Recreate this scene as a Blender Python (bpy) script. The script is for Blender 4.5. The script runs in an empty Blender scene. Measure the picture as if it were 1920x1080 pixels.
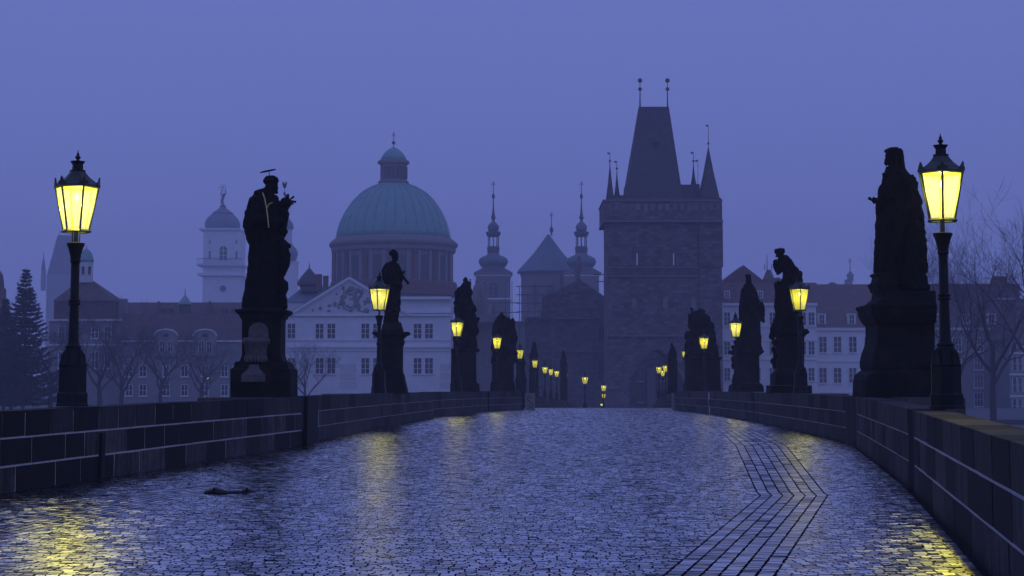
import bpy, bmesh, math, random
import numpy as np
from mathutils import Vector, Matrix, noise as mnoise

random.seed(7)
RNG = np.random.default_rng(7)
R = math.radians
SC = bpy.context.scene
COL = SC.collection

# ------------------------------------------------------------------ camera
FOC, PCX, HOR, EYE, PITCH = 3500.0, 960.0, 728.0, 1.33, R(6.0)   # focal (px of a 1920 frame), horizon row
CY = HOR - FOC * math.tan(PITCH)
cam = bpy.data.cameras.new('camera'); camo = bpy.data.objects.new('camera', cam); COL.objects.link(camo)
cam.sensor_width = 36.0; cam.lens = 36.0 * FOC / 1920.0
cam.shift_y = (CY - 540.0) / 1920.0
cam.clip_start = 0.1; cam.clip_end = 5000
camo.location = (0, 0, EYE); camo.rotation_euler = (R(90) + PITCH, 0, 0)
SC.camera = camo

# ------------------------------------------------------------------ sky (overcast blue hour)
SUN_EL, SUN_ROT = R(1.0), R(200)
w = bpy.data.worlds.new('World'); SC.world = w; w.use_nodes = True
nt = w.node_tree; nt.nodes.clear()
sky = nt.nodes.new('ShaderNodeTexSky'); sky.sky_type = 'NISHITA'; sky.sun_disc = False
sky.sun_elevation = SUN_EL; sky.sun_rotation = SUN_ROT; sky.dust_density = 3.0; sky.ozone_density = 3.0
sc1 = nt.nodes.new('ShaderNodeVectorMath'); sc1.operation = 'SCALE'; sc1.inputs['Scale'].default_value = 0.06
mix = nt.nodes.new('ShaderNodeMix'); mix.data_type = 'RGBA'; mix.inputs['Factor'].default_value = 0.96
mix.inputs[7].default_value = (0.160, 0.204, 0.572, 1)          # cloud cover at the blue hour
bg = nt.nodes.new('ShaderNodeBackground'); bg.inputs['Strength'].default_value = 1.0
out = nt.nodes.new('ShaderNodeOutputWorld')
nt.links.new(sky.outputs[0], sc1.inputs[0]); nt.links.new(sc1.outputs[0], mix.inputs[6])
tcw = nt.nodes.new('ShaderNodeTexCoord'); cl = nt.nodes.new('ShaderNodeTexNoise'); cl.inputs['Scale'].default_value = 2.2; cl.inputs['Detail'].default_value = 5
mpw = nt.nodes.new('ShaderNodeMapping'); mpw.inputs['Scale'].default_value = (1, 1, 3); nt.links.new(tcw.outputs['Generated'], mpw.inputs[0]); nt.links.new(mpw.outputs[0], cl.inputs['Vector'])
mrw = nt.nodes.new('ShaderNodeMapRange'); mrw.inputs['To Min'].default_value = .93; mrw.inputs['To Max'].default_value = 1.07; nt.links.new(cl.outputs['Fac'], mrw.inputs['Value'])
clv = nt.nodes.new('ShaderNodeVectorMath'); clv.operation = 'SCALE'; nt.links.new(mix.outputs[2], clv.inputs[0]); nt.links.new(mrw.outputs[0], clv.inputs['Scale'])   # faint unevenness of the cloud cover
nt.links.new(clv.outputs[0], bg.inputs['Color']); nt.links.new(bg.outputs[0], out.inputs['Surface'])

# very soft blue fill from behind the camera, added to lift the facades
sl = bpy.data.lights.new('facade_fill', 'SUN'); sl.energy = 0.14; sl.angle = R(60); sl.color = (0.42, 0.48, 1.0)
slo = bpy.data.objects.new('facade_fill', sl); COL.objects.link(slo)
slo.rotation_euler = (R(65), 0, R(20))

vs = SC.view_settings
vs.view_transform = 'Standard'; vs.look = 'None'; vs.exposure = 0.0; vs.gamma = 1.0
try: vs.use_curve_mapping = False
except Exception: pass
SC.render.engine = 'CYCLES'
SC.cycles.use_denoising = True
SC.cycles.max_bounces = 6; SC.cycles.diffuse_bounces = 2; SC.cycles.glossy_bounces = 3
SC.cycles.transparent_max_bounces = 16; SC.cycles.volume_bounces = 3
SC.cycles.sample_clamp_indirect = 4.0
SC.cycles.use_fast_gi = False

# ------------------------------------------------------------------ geometry helpers
_c, _s = math.cos(PITCH), math.sin(PITCH)
def P(px, py, d):
    """point of the place seen at a picture position, at depth d"""
    u = (px - PCX) / FOC; v = (CY - py) / FOC
    k = d / (_c - v * _s)
    return Vector((u * k, d, EYE + k * (_s + v * _c)))
def PX(px, d, py=640): return P(px, py, d).x
def PZ(py, d): return P(PCX, py, d).z

_RZ = np.array([(-20, -.45), (0, -.30), (15, -.22), (28, -.14), (45, -.02), (60, 0), (105, 0), (126, -.02), (150, -.22), (180, -.53), (215, -.9), (245, -1.7), (262, -2.4), (300, -2.6)])
_dd = np.arange(-60.0, 340.0, .5); _zz = np.interp(_dd, _RZ[:, 0], _RZ[:, 1])
_kk = np.exp(-.5*(np.arange(-50, 51)*.5/7.0)**2); _zz = np.convolve(np.pad(_zz, 50, mode='edge'), _kk/_kk.sum(), 'valid')
_RZ = np.stack([_dd, _zz], 1)                              # the humped roadway, without corners
def road_z(d): return float(np.interp(d, _RZ[:, 0], _RZ[:, 1]))
_LW = np.array([(-20, -12.5), (8, -9.4), (26.3, -7.21), (45, -4.98), (48, -5.06), (84, -3.5), (86, -3.75), (108, -1.4), (118, 0.75), (150, 0.95), (186, 2.5), (214, 4.1), (228, 5.7), (240, 7.1), (262, 9.6)])
_RW = np.array([(-20, -1.6), (8, 2.8), (15.4, 3.96), (28.3, 5.98), (44.3, 8.12), (47, 8.4), (76, 9.8), (99, 10.4), (116, 10.0), (150, 13.4), (190, 15.8), (215, 16.7), (230, 18.0), (262, 19.5)])
def lwall(d): return float(np.interp(d, _LW[:, 0], _LW[:, 1]))
def rwall(d): return float(np.interp(d, _RW[:, 0], _RW[:, 1]))
WALL_H = 1.17

ORI = {}
class MB:
    def __init__(s): s.v = []; s.f = []
    def add(s, vs_, fs_):
        o = len(s.v); s.v += [tuple(p) for p in vs_]; s.f += [tuple(i + o for i in f) for f in fs_]; return s
    def box(s, x0, x1, y0, y1, z0, z1):
        return s.add([(x0,y0,z0),(x1,y0,z0),(x1,y1,z0),(x0,y1,z0),(x0,y0,z1),(x1,y0,z1),(x1,y1,z1),(x0,y1,z1)],
              [(0,3,2,1),(4,5,6,7),(0,1,5,4),(1,2,6,5),(2,3,7,6),(3,0,4,7)])
    def loft(s, rings, cap=True, close=True):
        n = len(rings[0]); vs_ = [p for r in rings for p in r]; fs_ = []
        for i in range(len(rings) - 1):
            for j in range(n if close else n - 1):
                a = i*n + j; b = i*n + (j+1) % n
                fs_.append((a, b, b + n, a + n))
        if cap:
            fs_.append(tuple(range(n - 1, -1, -1))); fs_.append(tuple(range((len(rings)-1)*n, len(rings)*n)))
        return s.add(vs_, fs_)
    def lathe(s, prof, n=12, c=(0,0,0), rot=0.0, sy=1.0):
        rings = [[(c[0] + r*math.cos(rot + 2*math.pi*k/n), c[1] + sy*r*math.sin(rot + 2*math.pi*k/n), c[2] + z) for k in range(n)] for r, z in prof]
        return s.loft(rings)
    def tube(s, p0, p1, r0, r1=None, n=6):
        r1 = r0 if r1 is None else r1
        p0 = Vector(p0); p1 = Vector(p1); d = (p1 - p0)
        if d.length < 1e-6: return s
        d.normalize(); a = d.orthogonal().normalized(); b = d.cross(a)
        ring = lambda p, r: [p + (a*math.cos(2*math.pi*k/n) + b*math.sin(2*math.pi*k/n))*r for k in range(n)]
        return s.loft([ring(p0, r0), ring(p1, r1)])
    def path(s, pts, rad, n=6):
        for i in range(len(pts) - 1): s.tube(pts[i], pts[i+1], rad[i], rad[i+1], n)
        return s
    def ell(s, c, r, n=10, m=7):
        rings = []
        for i in range(m + 1):
            t = -math.pi/2 + math.pi * i / m; q = max(math.cos(t), .02)
            rings.append([(c[0] + r[0]*q*math.cos(2*math.pi*k/n), c[1] + r[1]*q*math.sin(2*math.pi*k/n), c[2] + r[2]*math.sin(t)) for k in range(n)])
        return s.loft(rings)
    def prism(s, poly, y0, y1):
        """polygon in x,z (counter-clockwise seen from the front) extruded along y"""
        n = len(poly)
        vs_ = [(x, y0, z) for x, z in poly] + [(x, y1, z) for x, z in poly]
        fs_ = [tuple(range(n)), tuple(range(2*n - 1, n - 1, -1))] + [(j, j + n, (j+1) % n + n, (j+1) % n) for j in range(n)]
        return s.add(vs_, fs_)
    def mesh(s, name, mat, o=(0,0,0), smooth=False):
        me = bpy.data.meshes.new(name)
        me.from_pydata([(x - o[0], y - o[1], z - o[2]) for x, y, z in s.v], [], s.f)
        bm = bmesh.new(); bm.from_mesh(me); bmesh.ops.recalc_face_normals(bm, faces=bm.faces); bm.to_mesh(me); bm.free()
        if mat: me.materials.append(M[mat])
        if smooth:
            me.polygons.foreach_set('use_smooth', [True]*len(me.polygons))
        return me
    def build(s, name, mat, parent=None, smooth=False):
        o = ORI.get(parent, Vector((0,0,0)))
        ob = bpy.data.objects.new(name, s.mesh(name, mat, o, smooth)); COL.objects.link(ob)
        if parent: ob.parent = parent; ORI[ob] = o
        return ob

def thing(name, loc, label, cat, group=None, rz=0.0):
    o = bpy.data.objects.new(name, None); COL.objects.link(o); o.empty_display_size = .2
    o.location = loc; o.rotation_euler.z = rz; ORI[o] = Vector(loc)
    return tag(o, label, cat, group)
def tag(o, label, cat, group=None):
    o['label'] = label; o['category'] = cat
    if group: o['group'] = group
    return o
def struct(o): o['kind'] = 'structure'; return o
def put(name, me, parent, loc, scale=(1,1,1), rz=0.0):
    o = bpy.data.objects.new(name, me); COL.objects.link(o); o.parent = parent
    o.location = Vector(loc) - ORI.get(parent, Vector((0,0,0))); o.scale = scale; o.rotation_euler.z = rz
    ORI[o] = ORI.get(parent, Vector((0,0,0))); return o
def copy_tree(o, parent=None):
    c = o.copy(); COL.objects.link(c)
    if parent: c.parent = parent
    for ch in list(o.children): copy_tree(ch, c)
    return c

# ------------------------------------------------------------------ materials
M = {}
def mat(name, base, rough=.8, var=.0, scale=3.0, bump=0.0, bscale=20.0, metal=0.0, spec=.5, rnd=0.0, isl=0.0, streak=0.0, coat=0.0, tint=None):
    """principled material; var = noise blotches, rnd = difference from object to object, isl = from piece to piece, streak = vertical run-off stains"""
    m = bpy.data.materials.new(name); m.use_nodes = True; M[name] = m
    n = m.node_tree.nodes; l = m.node_tree.links; b = n['Principled BSDF']
    b.inputs['Roughness'].default_value = rough; b.inputs['Metallic'].default_value = metal
    b.inputs['Specular IOR Level'].default_value = spec
    b.inputs['Coat Weight'].default_value = coat; b.inputs['Coat Roughness'].default_value = .15
    tc = n.new('ShaderNodeTexCoord')
    geo = n.new('ShaderNodeNewGeometry')
    col = n.new('ShaderNodeRGB'); col.outputs[0].default_value = (*base, 1)
    cur = col.outputs[0]
    def mul(cur, fac, lo, hi):
        mr = n.new('ShaderNodeMapRange'); mr.inputs['To Min'].default_value = lo; mr.inputs['To Max'].default_value = hi
        l.new(fac, mr.inputs['Value'])
        vm = n.new('ShaderNodeVectorMath'); vm.operation = 'SCALE'
        l.new(cur, vm.inputs[0]); l.new(mr.outputs[0], vm.inputs['Scale']); return vm.outputs[0]
    if tint:
        nz = n.new('ShaderNodeTexNoise'); nz.inputs['Scale'].default_value = scale * .6; nz.inputs['Detail'].default_value = 5
        l.new(geo.outputs['Position'], nz.inputs['Vector'])
        mr = n.new('ShaderNodeMapRange'); mr.inputs['From Min'].default_value = .45; mr.inputs['From Max'].default_value = .65
        l.new(nz.outputs['Fac'], mr.inputs['Value'])
        mx = n.new('ShaderNodeMix'); mx.data_type = 'RGBA'; l.new(mr.outputs[0], mx.inputs['Factor'])
        l.new(cur, mx.inputs[6]); mx.inputs[7].default_value = (*tint, 1); cur = mx.outputs[2]
    if var:
        nz = n.new('ShaderNodeTexNoise'); nz.inputs['Scale'].default_value = scale; nz.inputs['Detail'].default_value = 6; nz.inputs['Roughness'].default_value = .65
        l.new(geo.outputs['Position'], nz.inputs['Vector']); cur = mul(cur, nz.outputs['Fac'], 1 - var*1.6, 1 + var*1.6)
    if streak:
        mp = n.new('ShaderNodeMapping'); mp.inputs['Scale'].default_value = (5, 5, .45)
        nz = n.new('ShaderNodeTexNoise'); nz.inputs['Scale'].default_value = 1.6; nz.inputs['Detail'].default_value = 4
        l.new(geo.outputs['Position'], mp.inputs['Vector']); l.new(mp.outputs[0], nz.inputs['Vector'])
        mr = n.new('ShaderNodeMapRange'); mr.inputs['From Min'].default_value = .35; mr.inputs['From Max'].default_value = .65
        l.new(nz.outputs['Fac'], mr.inputs['Value']); cur = mul(cur, mr.outputs[0], 1 - streak, 1 + streak*.5)
    if rnd:
        oi = n.new('ShaderNodeObjectInfo'); cur = mul(cur, oi.outputs['Random'], 1 - rnd, 1 + rnd)
    if isl:
        cur = mul(cur, geo.outputs['Random Per Island'], 1 - isl, 1 + isl)
    l.new(cur, b.inputs['Base Color'])
    if bump:
        nz = n.new('ShaderNodeTexNoise'); nz.inputs['Scale'].default_value = bscale; nz.inputs['Detail'].default_value = 5
        l.new(geo.outputs['Position'], nz.inputs['Vector'])
        bp = n.new('ShaderNodeBump'); bp.inputs['Strength'].default_value = bump; bp.inputs['Distance'].default_value = .02
        l.new(nz.outputs['Fac'], bp.inputs['Height']); l.new(bp.outputs[0], b.inputs['Normal'])
    return m

def courses(name, sx, sz, mortar=.5, strength=.5, off=.5):
    """add a fine masonry / tile pattern (too far away to build) to a material"""
    m = M[name]; n = m.node_tree.nodes; l = m.node_tree.links; b = n['Principled BSDF']
    src = b.inputs['Base Color'].links[0].from_socket
    geo = n.new('ShaderNodeNewGeometry'); sp = n.new('ShaderNodeSeparateXYZ'); l.new(geo.outputs['Position'], sp.inputs[0])
    ad = n.new('ShaderNodeMath'); ad.operation = 'ADD'; l.new(sp.outputs[0], ad.inputs[0]); l.new(sp.outputs[1], ad.inputs[1])
    cb = n.new('ShaderNodeCombineXYZ'); l.new(ad.outputs[0], cb.inputs[0]); l.new(sp.outputs[2], cb.inputs[1])
    br = n.new('ShaderNodeTexBrick'); br.inputs['Scale'].default_value = 1.0; br.offset = off
    br.inputs['Brick Width'].default_value = sx; br.inputs['Row Height'].default_value = sz
    br.inputs['Mortar Size'].default_value = min(sx, sz) * .07; br.inputs['Mortar Smooth'].default_value = .3
    br.inputs['Color1'].default_value = (1 - strength,)*3 + (1,); br.inputs['Color2'].default_value = (1 + strength,)*3 + (1,)
    br.inputs['Mortar'].default_value = (mortar,)*3 + (1,)
    l.new(cb.outputs[0], br.inputs['Vector'])
    mu = n.new('ShaderNodeVectorMath'); mu.operation = 'MULTIPLY'
    l.new(src, mu.inputs[0]); l.new(br.outputs['Color'], mu.inputs[1]); l.new(mu.outputs[0], b.inputs['Base Color'])

mat('cobble', (.040, .039, .044), rough=.3, var=.30, scale=2.0, bump=.10, bscale=50, isl=.35)
def _wet():                                                # worn wet granite: polished and rougher stones side by side
    n = M['cobble'].node_tree.nodes; l = M['cobble'].node_tree.links; b = n['Principled BSDF']; b.inputs['IOR'].default_value = WET_IOR; b.inputs['Specular IOR Level'].default_value = .5
    g = n.new('ShaderNodeNewGeometry'); nz = n.new('ShaderNodeTexNoise'); nz.inputs['Scale'].default_value = .9; nz.inputs['Detail'].default_value = 4; l.new(g.outputs['Position'], nz.inputs['Vector'])
    ad = n.new('ShaderNodeMath'); ad.operation = 'MULTIPLY'; l.new(g.outputs['Random Per Island'], ad.inputs[0]); l.new(nz.outputs['Fac'], ad.inputs[1])
    mr = n.new('ShaderNodeMapRange'); mr.inputs['From Max'].default_value = .6; mr.inputs['To Min'].default_value = WET_R[0]; mr.inputs['To Max'].default_value = WET_R[1]
    l.new(ad.outputs[0], mr.inputs['Value']); l.new(mr.outputs[0], b.inputs['Roughness'])
    # film of standing water: mirrors more the flatter one looks along it
    lw = n.new('ShaderNodeLayerWeight'); lw.inputs['Blend'].default_value = .5
    pw_ = n.new('ShaderNodeMath'); pw_.operation = 'POWER'; pw_.inputs[1].default_value = .3; l.new(lw.outputs['Facing'], pw_.inputs[0])
    sc_ = n.new('ShaderNodeMath'); sc_.operation = 'MULTIPLY'; sc_.inputs[1].default_value = WET_FILM; l.new(pw_.outputs[0], sc_.inputs[0])
    gl = n.new('ShaderNodeBsdfGlossy'); gl.distribution = 'BECKMANN'; gl.inputs['Color'].default_value = (.97, .97, .97, 1); l.new(mr.outputs[0], gl.inputs['Roughness'])
    mx = n.new('ShaderNodeMixShader'); l.new(sc_.outputs[0], mx.inputs[0]); l.new(b.outputs[0], mx.inputs[1]); l.new(gl.outputs[0], mx.inputs[2])
    l.new(mx.outputs[0], n['Material Output'].inputs['Surface'])
WET_FILM = 1.0
WET_IOR, WET_R = 1.8, (.26, .46)
_wet()
mat('cobble_side', (.020, .019, .021), rough=.9, var=.3, scale=6, spec=.0)
mat('joint', (.010, .010, .012), spec=.1, rough=.85, var=.3, scale=9)
mat('asphalt', (.03, .03, .036), rough=.35, var=.3, scale=4, bump=.6, bscale=9)
mat('ashlar', (.040, .037, .037), spec=.15, rough=.75, var=.65, scale=5.0, bump=1.0, bscale=17, rnd=.5, streak=.6)
mat('coping', (.017, .016, .017), spec=.2, rough=.65, var=.65, scale=4.5, bump=1.0, bscale=17, rnd=.55, streak=.55)
mat('ashlar_black', (.007, .0065, .007), spec=.12, rough=.7, var=.4, scale=5, bump=.4, bscale=24)
mat('mortar', (.38, .36, .36), rough=.9, var=.3, scale=9)
mat('bridge_stone', (.07, .065, .06), rough=.85, var=.4, scale=1.5, bump=.3); courses('bridge_stone', 1.0, .45, .6, .2)
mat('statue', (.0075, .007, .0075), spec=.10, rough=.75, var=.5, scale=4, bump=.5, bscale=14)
mat('statue_pale', (.085, .08, .08), rough=.8, var=.5, scale=9, bump=.5, bscale=26)
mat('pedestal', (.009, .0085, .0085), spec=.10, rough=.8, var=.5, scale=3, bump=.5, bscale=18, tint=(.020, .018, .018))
mat('gilt', (.55, .45, .18), rough=.35, metal=.8)
mat('iron', (.004, .0045, .0045), spec=.22, rough=.42, var=.3, scale=12, bump=.15, bscale=60)
mat('iron_green', (.022, .032, .022), rough=.45, var=.4, scale=14)
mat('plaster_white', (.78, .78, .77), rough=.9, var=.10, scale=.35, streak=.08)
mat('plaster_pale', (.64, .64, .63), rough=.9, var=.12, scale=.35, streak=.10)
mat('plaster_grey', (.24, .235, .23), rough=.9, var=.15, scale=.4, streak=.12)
mat('trim', (.78, .78, .76), rough=.9, var=.08, scale=.5)
mat('stone_grey', (.22, .20, .185), rough=.9, var=.2, scale=.5, streak=.15)
mat('sandstone_dark', (.130, .100, .108), rough=.9, var=.35, scale=.5); courses('sandstone_dark', 1.2, .6, .6, .45)
mat('tower_trim', (.17, .145, .145), rough=.9, var=.3, scale=.7)
mat('slate', (.078, .062, .074), rough=.75, var=.3, scale=.6); courses('slate', .5, .35, .6, .2)
mat('roof_tile', (.19, .12, .11), rough=.85, var=.25, scale=.5); courses('roof_tile', .55, .42, .45, .18, 0.0)
mat('roof_brown', (.120, .078, .072), rough=.85, var=.25, scale=.5); courses('roof_brown', .55, .42, .5, .18, 0.0)
mat('copper', (.21, .40, .35), rough=.6, var=.22, scale=.5, streak=.22)
mat('copper_dark', (.13, .17, .20), rough=.6, var=.25, scale=.6, streak=.2)
mat('copper_deep', (.08, .085, .10), rough=.6, var=.25, scale=.6)
mat('pane', (.015, .016, .02), rough=.12, spec=.6)
mat('pane_dim', (.035, .035, .04), rough=.25, spec=.5)
mat('pane_curtain', (.11, .105, .10), rough=.5, spec=.4, var=.3, scale=1.5)
mat('frame', (.55, .54, .52), rough=.7)
mat('shutter', (.09, .08, .075), rough=.8)
mat('brick_far', (.16, .07, .055), rough=.9, var=.2, scale=.7)
mat('steel', (.10, .10, .10), rough=.5, metal=.5)
mat('bark', (.075, .062, .066), rough=.9, var=.3, scale=4)
mat('needles', (.020, .030, .024), rough=.8, isl=.5)
mat('earth', (.10, .10, .10), rough=.95, var=.4, scale=.2)
mat('debris', (.010, .010, .011), rough=.6)

def emit(name, colr, strength, clear=None):
    m = bpy.data.materials.new(name); m.use_nodes = True; M[name] = m
    n = m.node_tree.nodes; l = m.node_tree.links; n.clear()
    o = n.new('ShaderNodeOutputMaterial'); e = n.new('ShaderNodeEmission')
    e.inputs[0].default_value = (*colr, 1); e.inputs[1].default_value = strength
    if clear:
        t = n.new('ShaderNodeBsdfTransparent'); t.inputs[0].default_value = (*clear, 1); a = n.new('ShaderNodeAddShader')
        l.new(e.outputs[0], a.inputs[0]); l.new(t.outputs[0], a.inputs[1]); l.new(a.outputs[0], o.inputs[0])
    else: l.new(e.outputs[0], o.inputs[0])
    return m
m = bpy.data.materials.new('lamp_glass'); m.use_nodes = True; M['lamp_glass'] = m      # frosted panes lit from inside
n = m.node_tree.nodes; l = m.node_tree.links; n.clear()
o = n.new('ShaderNodeOutputMaterial'); t = n.new('ShaderNodeBsdfTransparent'); q = n.new('ShaderNodeBsdfTranslucent'); x = n.new('ShaderNodeMixShader')
t.inputs[0].default_value = (1, .98, .9, 1); q.inputs[0].default_value = (1.0, .96, .9, 1); x.inputs[0].default_value = .060
e = n.new('ShaderNodeEmission'); e.inputs[0].default_value = (1.0, .90, .06, 1); e.inputs[1].default_value = .20; a = n.new('ShaderNodeAddShader')
l.new(t.outputs[0], x.inputs[1]); l.new(q.outputs[0], x.inputs[2]); l.new(x.outputs[0], a.inputs[0]); l.new(e.outputs[0], a.inputs[1]); l.new(a.outputs[0], o.inputs[0])
emit('lamp_mantle', (1.0, .85, .20), 6.0)
emit('far_lamp', (.75, 1.0, .45), 3.0)

mw = mat('river_water', (.01, .013, .016), rough=.08, bump=.25, bscale=1.2, spec=.6)

# ------------------------------------------------------------------ ground, river, bridge deck
def sheet(name, pts, z, m):
    b = MB(); b.add([(x, y, z) for x, y in pts], [tuple(range(len(pts)))]); return struct(b.build(name, m))
sheet('river', [(-2500, -400), (2500, -400), (2500, 246), (-2500, 246)], -10.0, 'river_water')
b = MB(); b.box(-2500, 2500, 246, 3500, -11, -2.75); struct(b.build('riverbank', 'earth'))
b = MB(); b.box(-60, -14, 190, 245.9, -11, -3.2)
b2 = MB(); b2.box(34, 110, 190, 245.9, -11, -3.4)
struct(b.build('island', 'earth')); struct(b2.build('embankment', 'earth'))

# deck: a solid under the roadway with the spandrel walls below
ds = np.concatenate([np.arange(-20, 130, 2.0), np.arange(130, 263, 3.0)])
b = MB(); rings = []
for d in ds:
    z = road_z(d) - .03; xl, xr = lwall(d) - .5, rwall(d) + .5
    rings.append([(xl, d, z), (xr, d, z), (xr, d, z - 3.4), (xl, d, z - 3.4)])
b.loft(rings)
road = struct(b.build('bridge_road', 'joint'))
# the arch barrels and piers that carry the deck
for d in (-8, 46, 66.5, 99, 127, 158, 188, 225):
    b = MB(); zt = road_z(d) + WALL_H - .03
    b.box(lwall(d) - 2.1, rwall(d) + 2.0, d - 3.4, d + 3.4, -11, road_z(d) - 1.2)
    b.box(min(lwall(d), lwall(d-2.6)) - 2.1, min(lwall(d-2.6), lwall(d+2.6)) - .52, d - 2.6, d + 2.6, road_z(d) - 1.203, zt)
    b.box(max(rwall(d-2.6), rwall(d+2.6)) + .52, max(rwall(d), rwall(d+2.6)) + 2.0, d - 2.6, d + 2.6, road_z(d) - 1.203, zt)
    struct(b.build('bridge_pier', 'bridge_stone'))
# far end of the roadway beyond the crest: smooth wet paving sheet
b = MB(); dd = np.arange(126, 262, 4.0)
for i in range(len(dd) - 1):
    a, c = dd[i], dd[i+1]
    b.add([(lwall(a)+.01, a, road_z(a)), (rwall(a)-.01, a, road_z(a)), (rwall(c)-.01, c, road_z(c)), (lwall(c)+.01, c, road_z(c))], [(0,1,2,3)])
struct(b.build('road_paving', 'asphalt'))
b = MB(); b.box(-40, 60, 262, 372, -6, -2.45); struct(b.build('square_ground', 'asphalt'))

# ---- setts -------------------------------------------------------------
def sett_arrays(cx, cy, lx, ly, ang, z, rs):
    """frustum setts: 8 verts, 5 quads each (arrays of centres and half sizes)"""
    n = len(cx)
    c, s_ = np.cos(ang), np.sin(ang)
    sg = np.array([(-1,-1),(1,-1),(1,1),(-1,1)], float)
    V = np.zeros((n, 8, 3))
    inset = np.minimum(lx, ly) * .10
    tiltx = rs.normal(0, .012, n); tilty = rs.normal(0, .019, n); hz = rs.normal(0, .0009, n)
    for k in range(4):
        for lay, (ex, ey) in enumerate(((lx, ly), (lx - inset, ly - inset))):
            jx = rs.normal(0, .002, n); jy = rs.normal(0, .003, n)
            ox = sg[k,0]*ex + jx; oy = sg[k,1]*ey + jy
            V[:, lay*4+k, 0] = cx + ox*c - oy*s_
            V[:, lay*4+k, 1] = cy + ox*s_ + oy*c
            V[:, lay*4+k, 2] = z + (-.028 if lay == 0 else hz + ox*tiltx + oy*tilty)
    base = np.array([(4,5,6,7),(0,1,5,4),(1,2,6,5),(2,3,7,6),(3,0,4,7)])
    F = (base[None] + (np.arange(n)*8)[:, None, None])
    return V.reshape(-1, 3), F.reshape(-1, 4)
def quads_mesh(name, V, F, m):
    me = bpy.data.meshes.new(name)
    me.vertices.add(len(V)); me.vertices.foreach_set('co', V.astype(np.float32).ravel())
    me.loops.add(F.size); me.loops.foreach_set('vertex_index', F.astype(np.int32).ravel())
    me.polygons.add(len(F)); me.polygons.foreach_set('loop_start', np.arange(0, F.size, 4, dtype=np.int32))
    me.materials.append(M[m]); me.materials.append(M['cobble_side'])
    mi = np.ones(len(F), np.int32); mi[::5] = 0; me.polygons.foreach_set('material_index', mi)      # tops worn and wet, flanks rough with joint dirt
    me.polygons.foreach_set('use_smooth', np.zeros(len(F), bool)); me.update(calc_edges=True); return me

# drain channels: bands of six rows of long setts that follow the parapets
GUT_R = np.array([(8, -.30, .60), (15.4, 1.19, 2.11), (26.2, 3.45, 4.38), (27.0, 3.50, 4.45), (45, 5.35, 6.55), (60, 6.6, 7.7), (99, 8.9, 9.9), (126, 8.6, 9.6)])
GUT_L = np.array([(8, -7.0, -6.2), (26, -5.3, -4.5), (31, -4.1, -3.3), (48, -2.9, -2.1), (84, -1.0, -.1), (108, .6, 1.4), (126, 2.2, 3.0)])
def gut(G, d): return np.interp(d, G[:, 0], G[:, 1]), np.interp(d, G[:, 0], G[:, 2])
def interp_w(T, d): return np.interp(d, T[:, 0], T[:, 1])

cx, cy, lx, ly, an = [], [], [], [], []
d = 10.5; row = 0
while d < 127.5:
    pit = .100 if d < 60 else .125
    pit *= random.uniform(.9, 1.12)
    xl, xr = lwall(d) + .04, rwall(d) - .04
    nx = int((xr - xl) / (.115 if d < 60 else .15))
    wd = RNG.uniform(.75, 1.3, nx); wd *= (xr - xl) / wd.sum()
    xe = xl + np.cumsum(wd) - wd/2
    wav = .05*np.sin(xe*1.3 + d*.21) + .035*np.sin(xe*3.1 - d*.5)
    dy = d + wav + .35*((xe - (xl+xr)/2)/6)**2
    g0, g1 = gut(GUT_R, dy); h0, h1 = gut(GUT_L, dy)
    ok = np.ones(nx, bool)
    gap = RNG.uniform(.001, .005, nx)
    lo_, hi_ = xe - wd/2, xe + wd/2
    for e0, e1 in ((g0, g1), (h0, h1)):                    # cut the stones along the edges of the drain channels
        inn = (xe > e0 + .0) & (xe < e1 - .0); ok &= ~inn; w_ = np.where(inn)[0]
        if len(w_):
            a_, b_ = w_[0] - 1, w_[-1] + 1
            if a_ >= 0: hi_[a_] = e0[a_] - .006
            if b_ < nx: lo_[b_] = e1[b_] + .006
    xe = (lo_ + hi_)/2; wd = hi_ - lo_; ok &= wd > .03
    cx.append(xe[ok]); cy.append(dy[ok] + RNG.normal(0, .004, ok.sum())); lx.append((wd/2 - gap)[ok]); ly.append(np.full(ok.sum(), pit/2 - .003) - np.abs(RNG.normal(0, .003, ok.sum()))); an.append(RNG.normal(0, .03, ok.sum()))
    d += pit; row += 1
for G in (GUT_R, GUT_L):
    for k in range(6):
        d = 10.5 + random.random()*.3
        while d < 127:
            ln = random.uniform(.085, .125); a0, a1 = gut(G, d); b0, b1 = gut(G, d + ln)
            wrow = (a1 - a0) / 6
            p0 = a0 + wrow*(k + .5); p1 = b0 + (b1 - b0)/6*(k + .5)
            cx.append([(p0 + p1)/2]); cy.append([d + ln/2]); lx.append([wrow/2 - random.uniform(.006, .010)]); ly.append([ln/2 - random.uniform(.005, .012)])
            an.append([-math.atan2(p1 - p0, ln) + random.gauss(0, .03)])
            d += ln
cx, cy, lx, ly, an = (np.concatenate([np.asarray(a, float) for a in q]) for q in (cx, cy, lx, ly, an))
zz = np.interp(cy, _RZ[:, 0], _RZ[:, 1])
worn = RNG.random(len(cx)) < .09; ly = np.where(worn, ly - RNG.uniform(.004, .016, len(cx)), ly); cy = np.where(worn, cy + RNG.uniform(.0, .008, len(cx)), cy)
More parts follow.
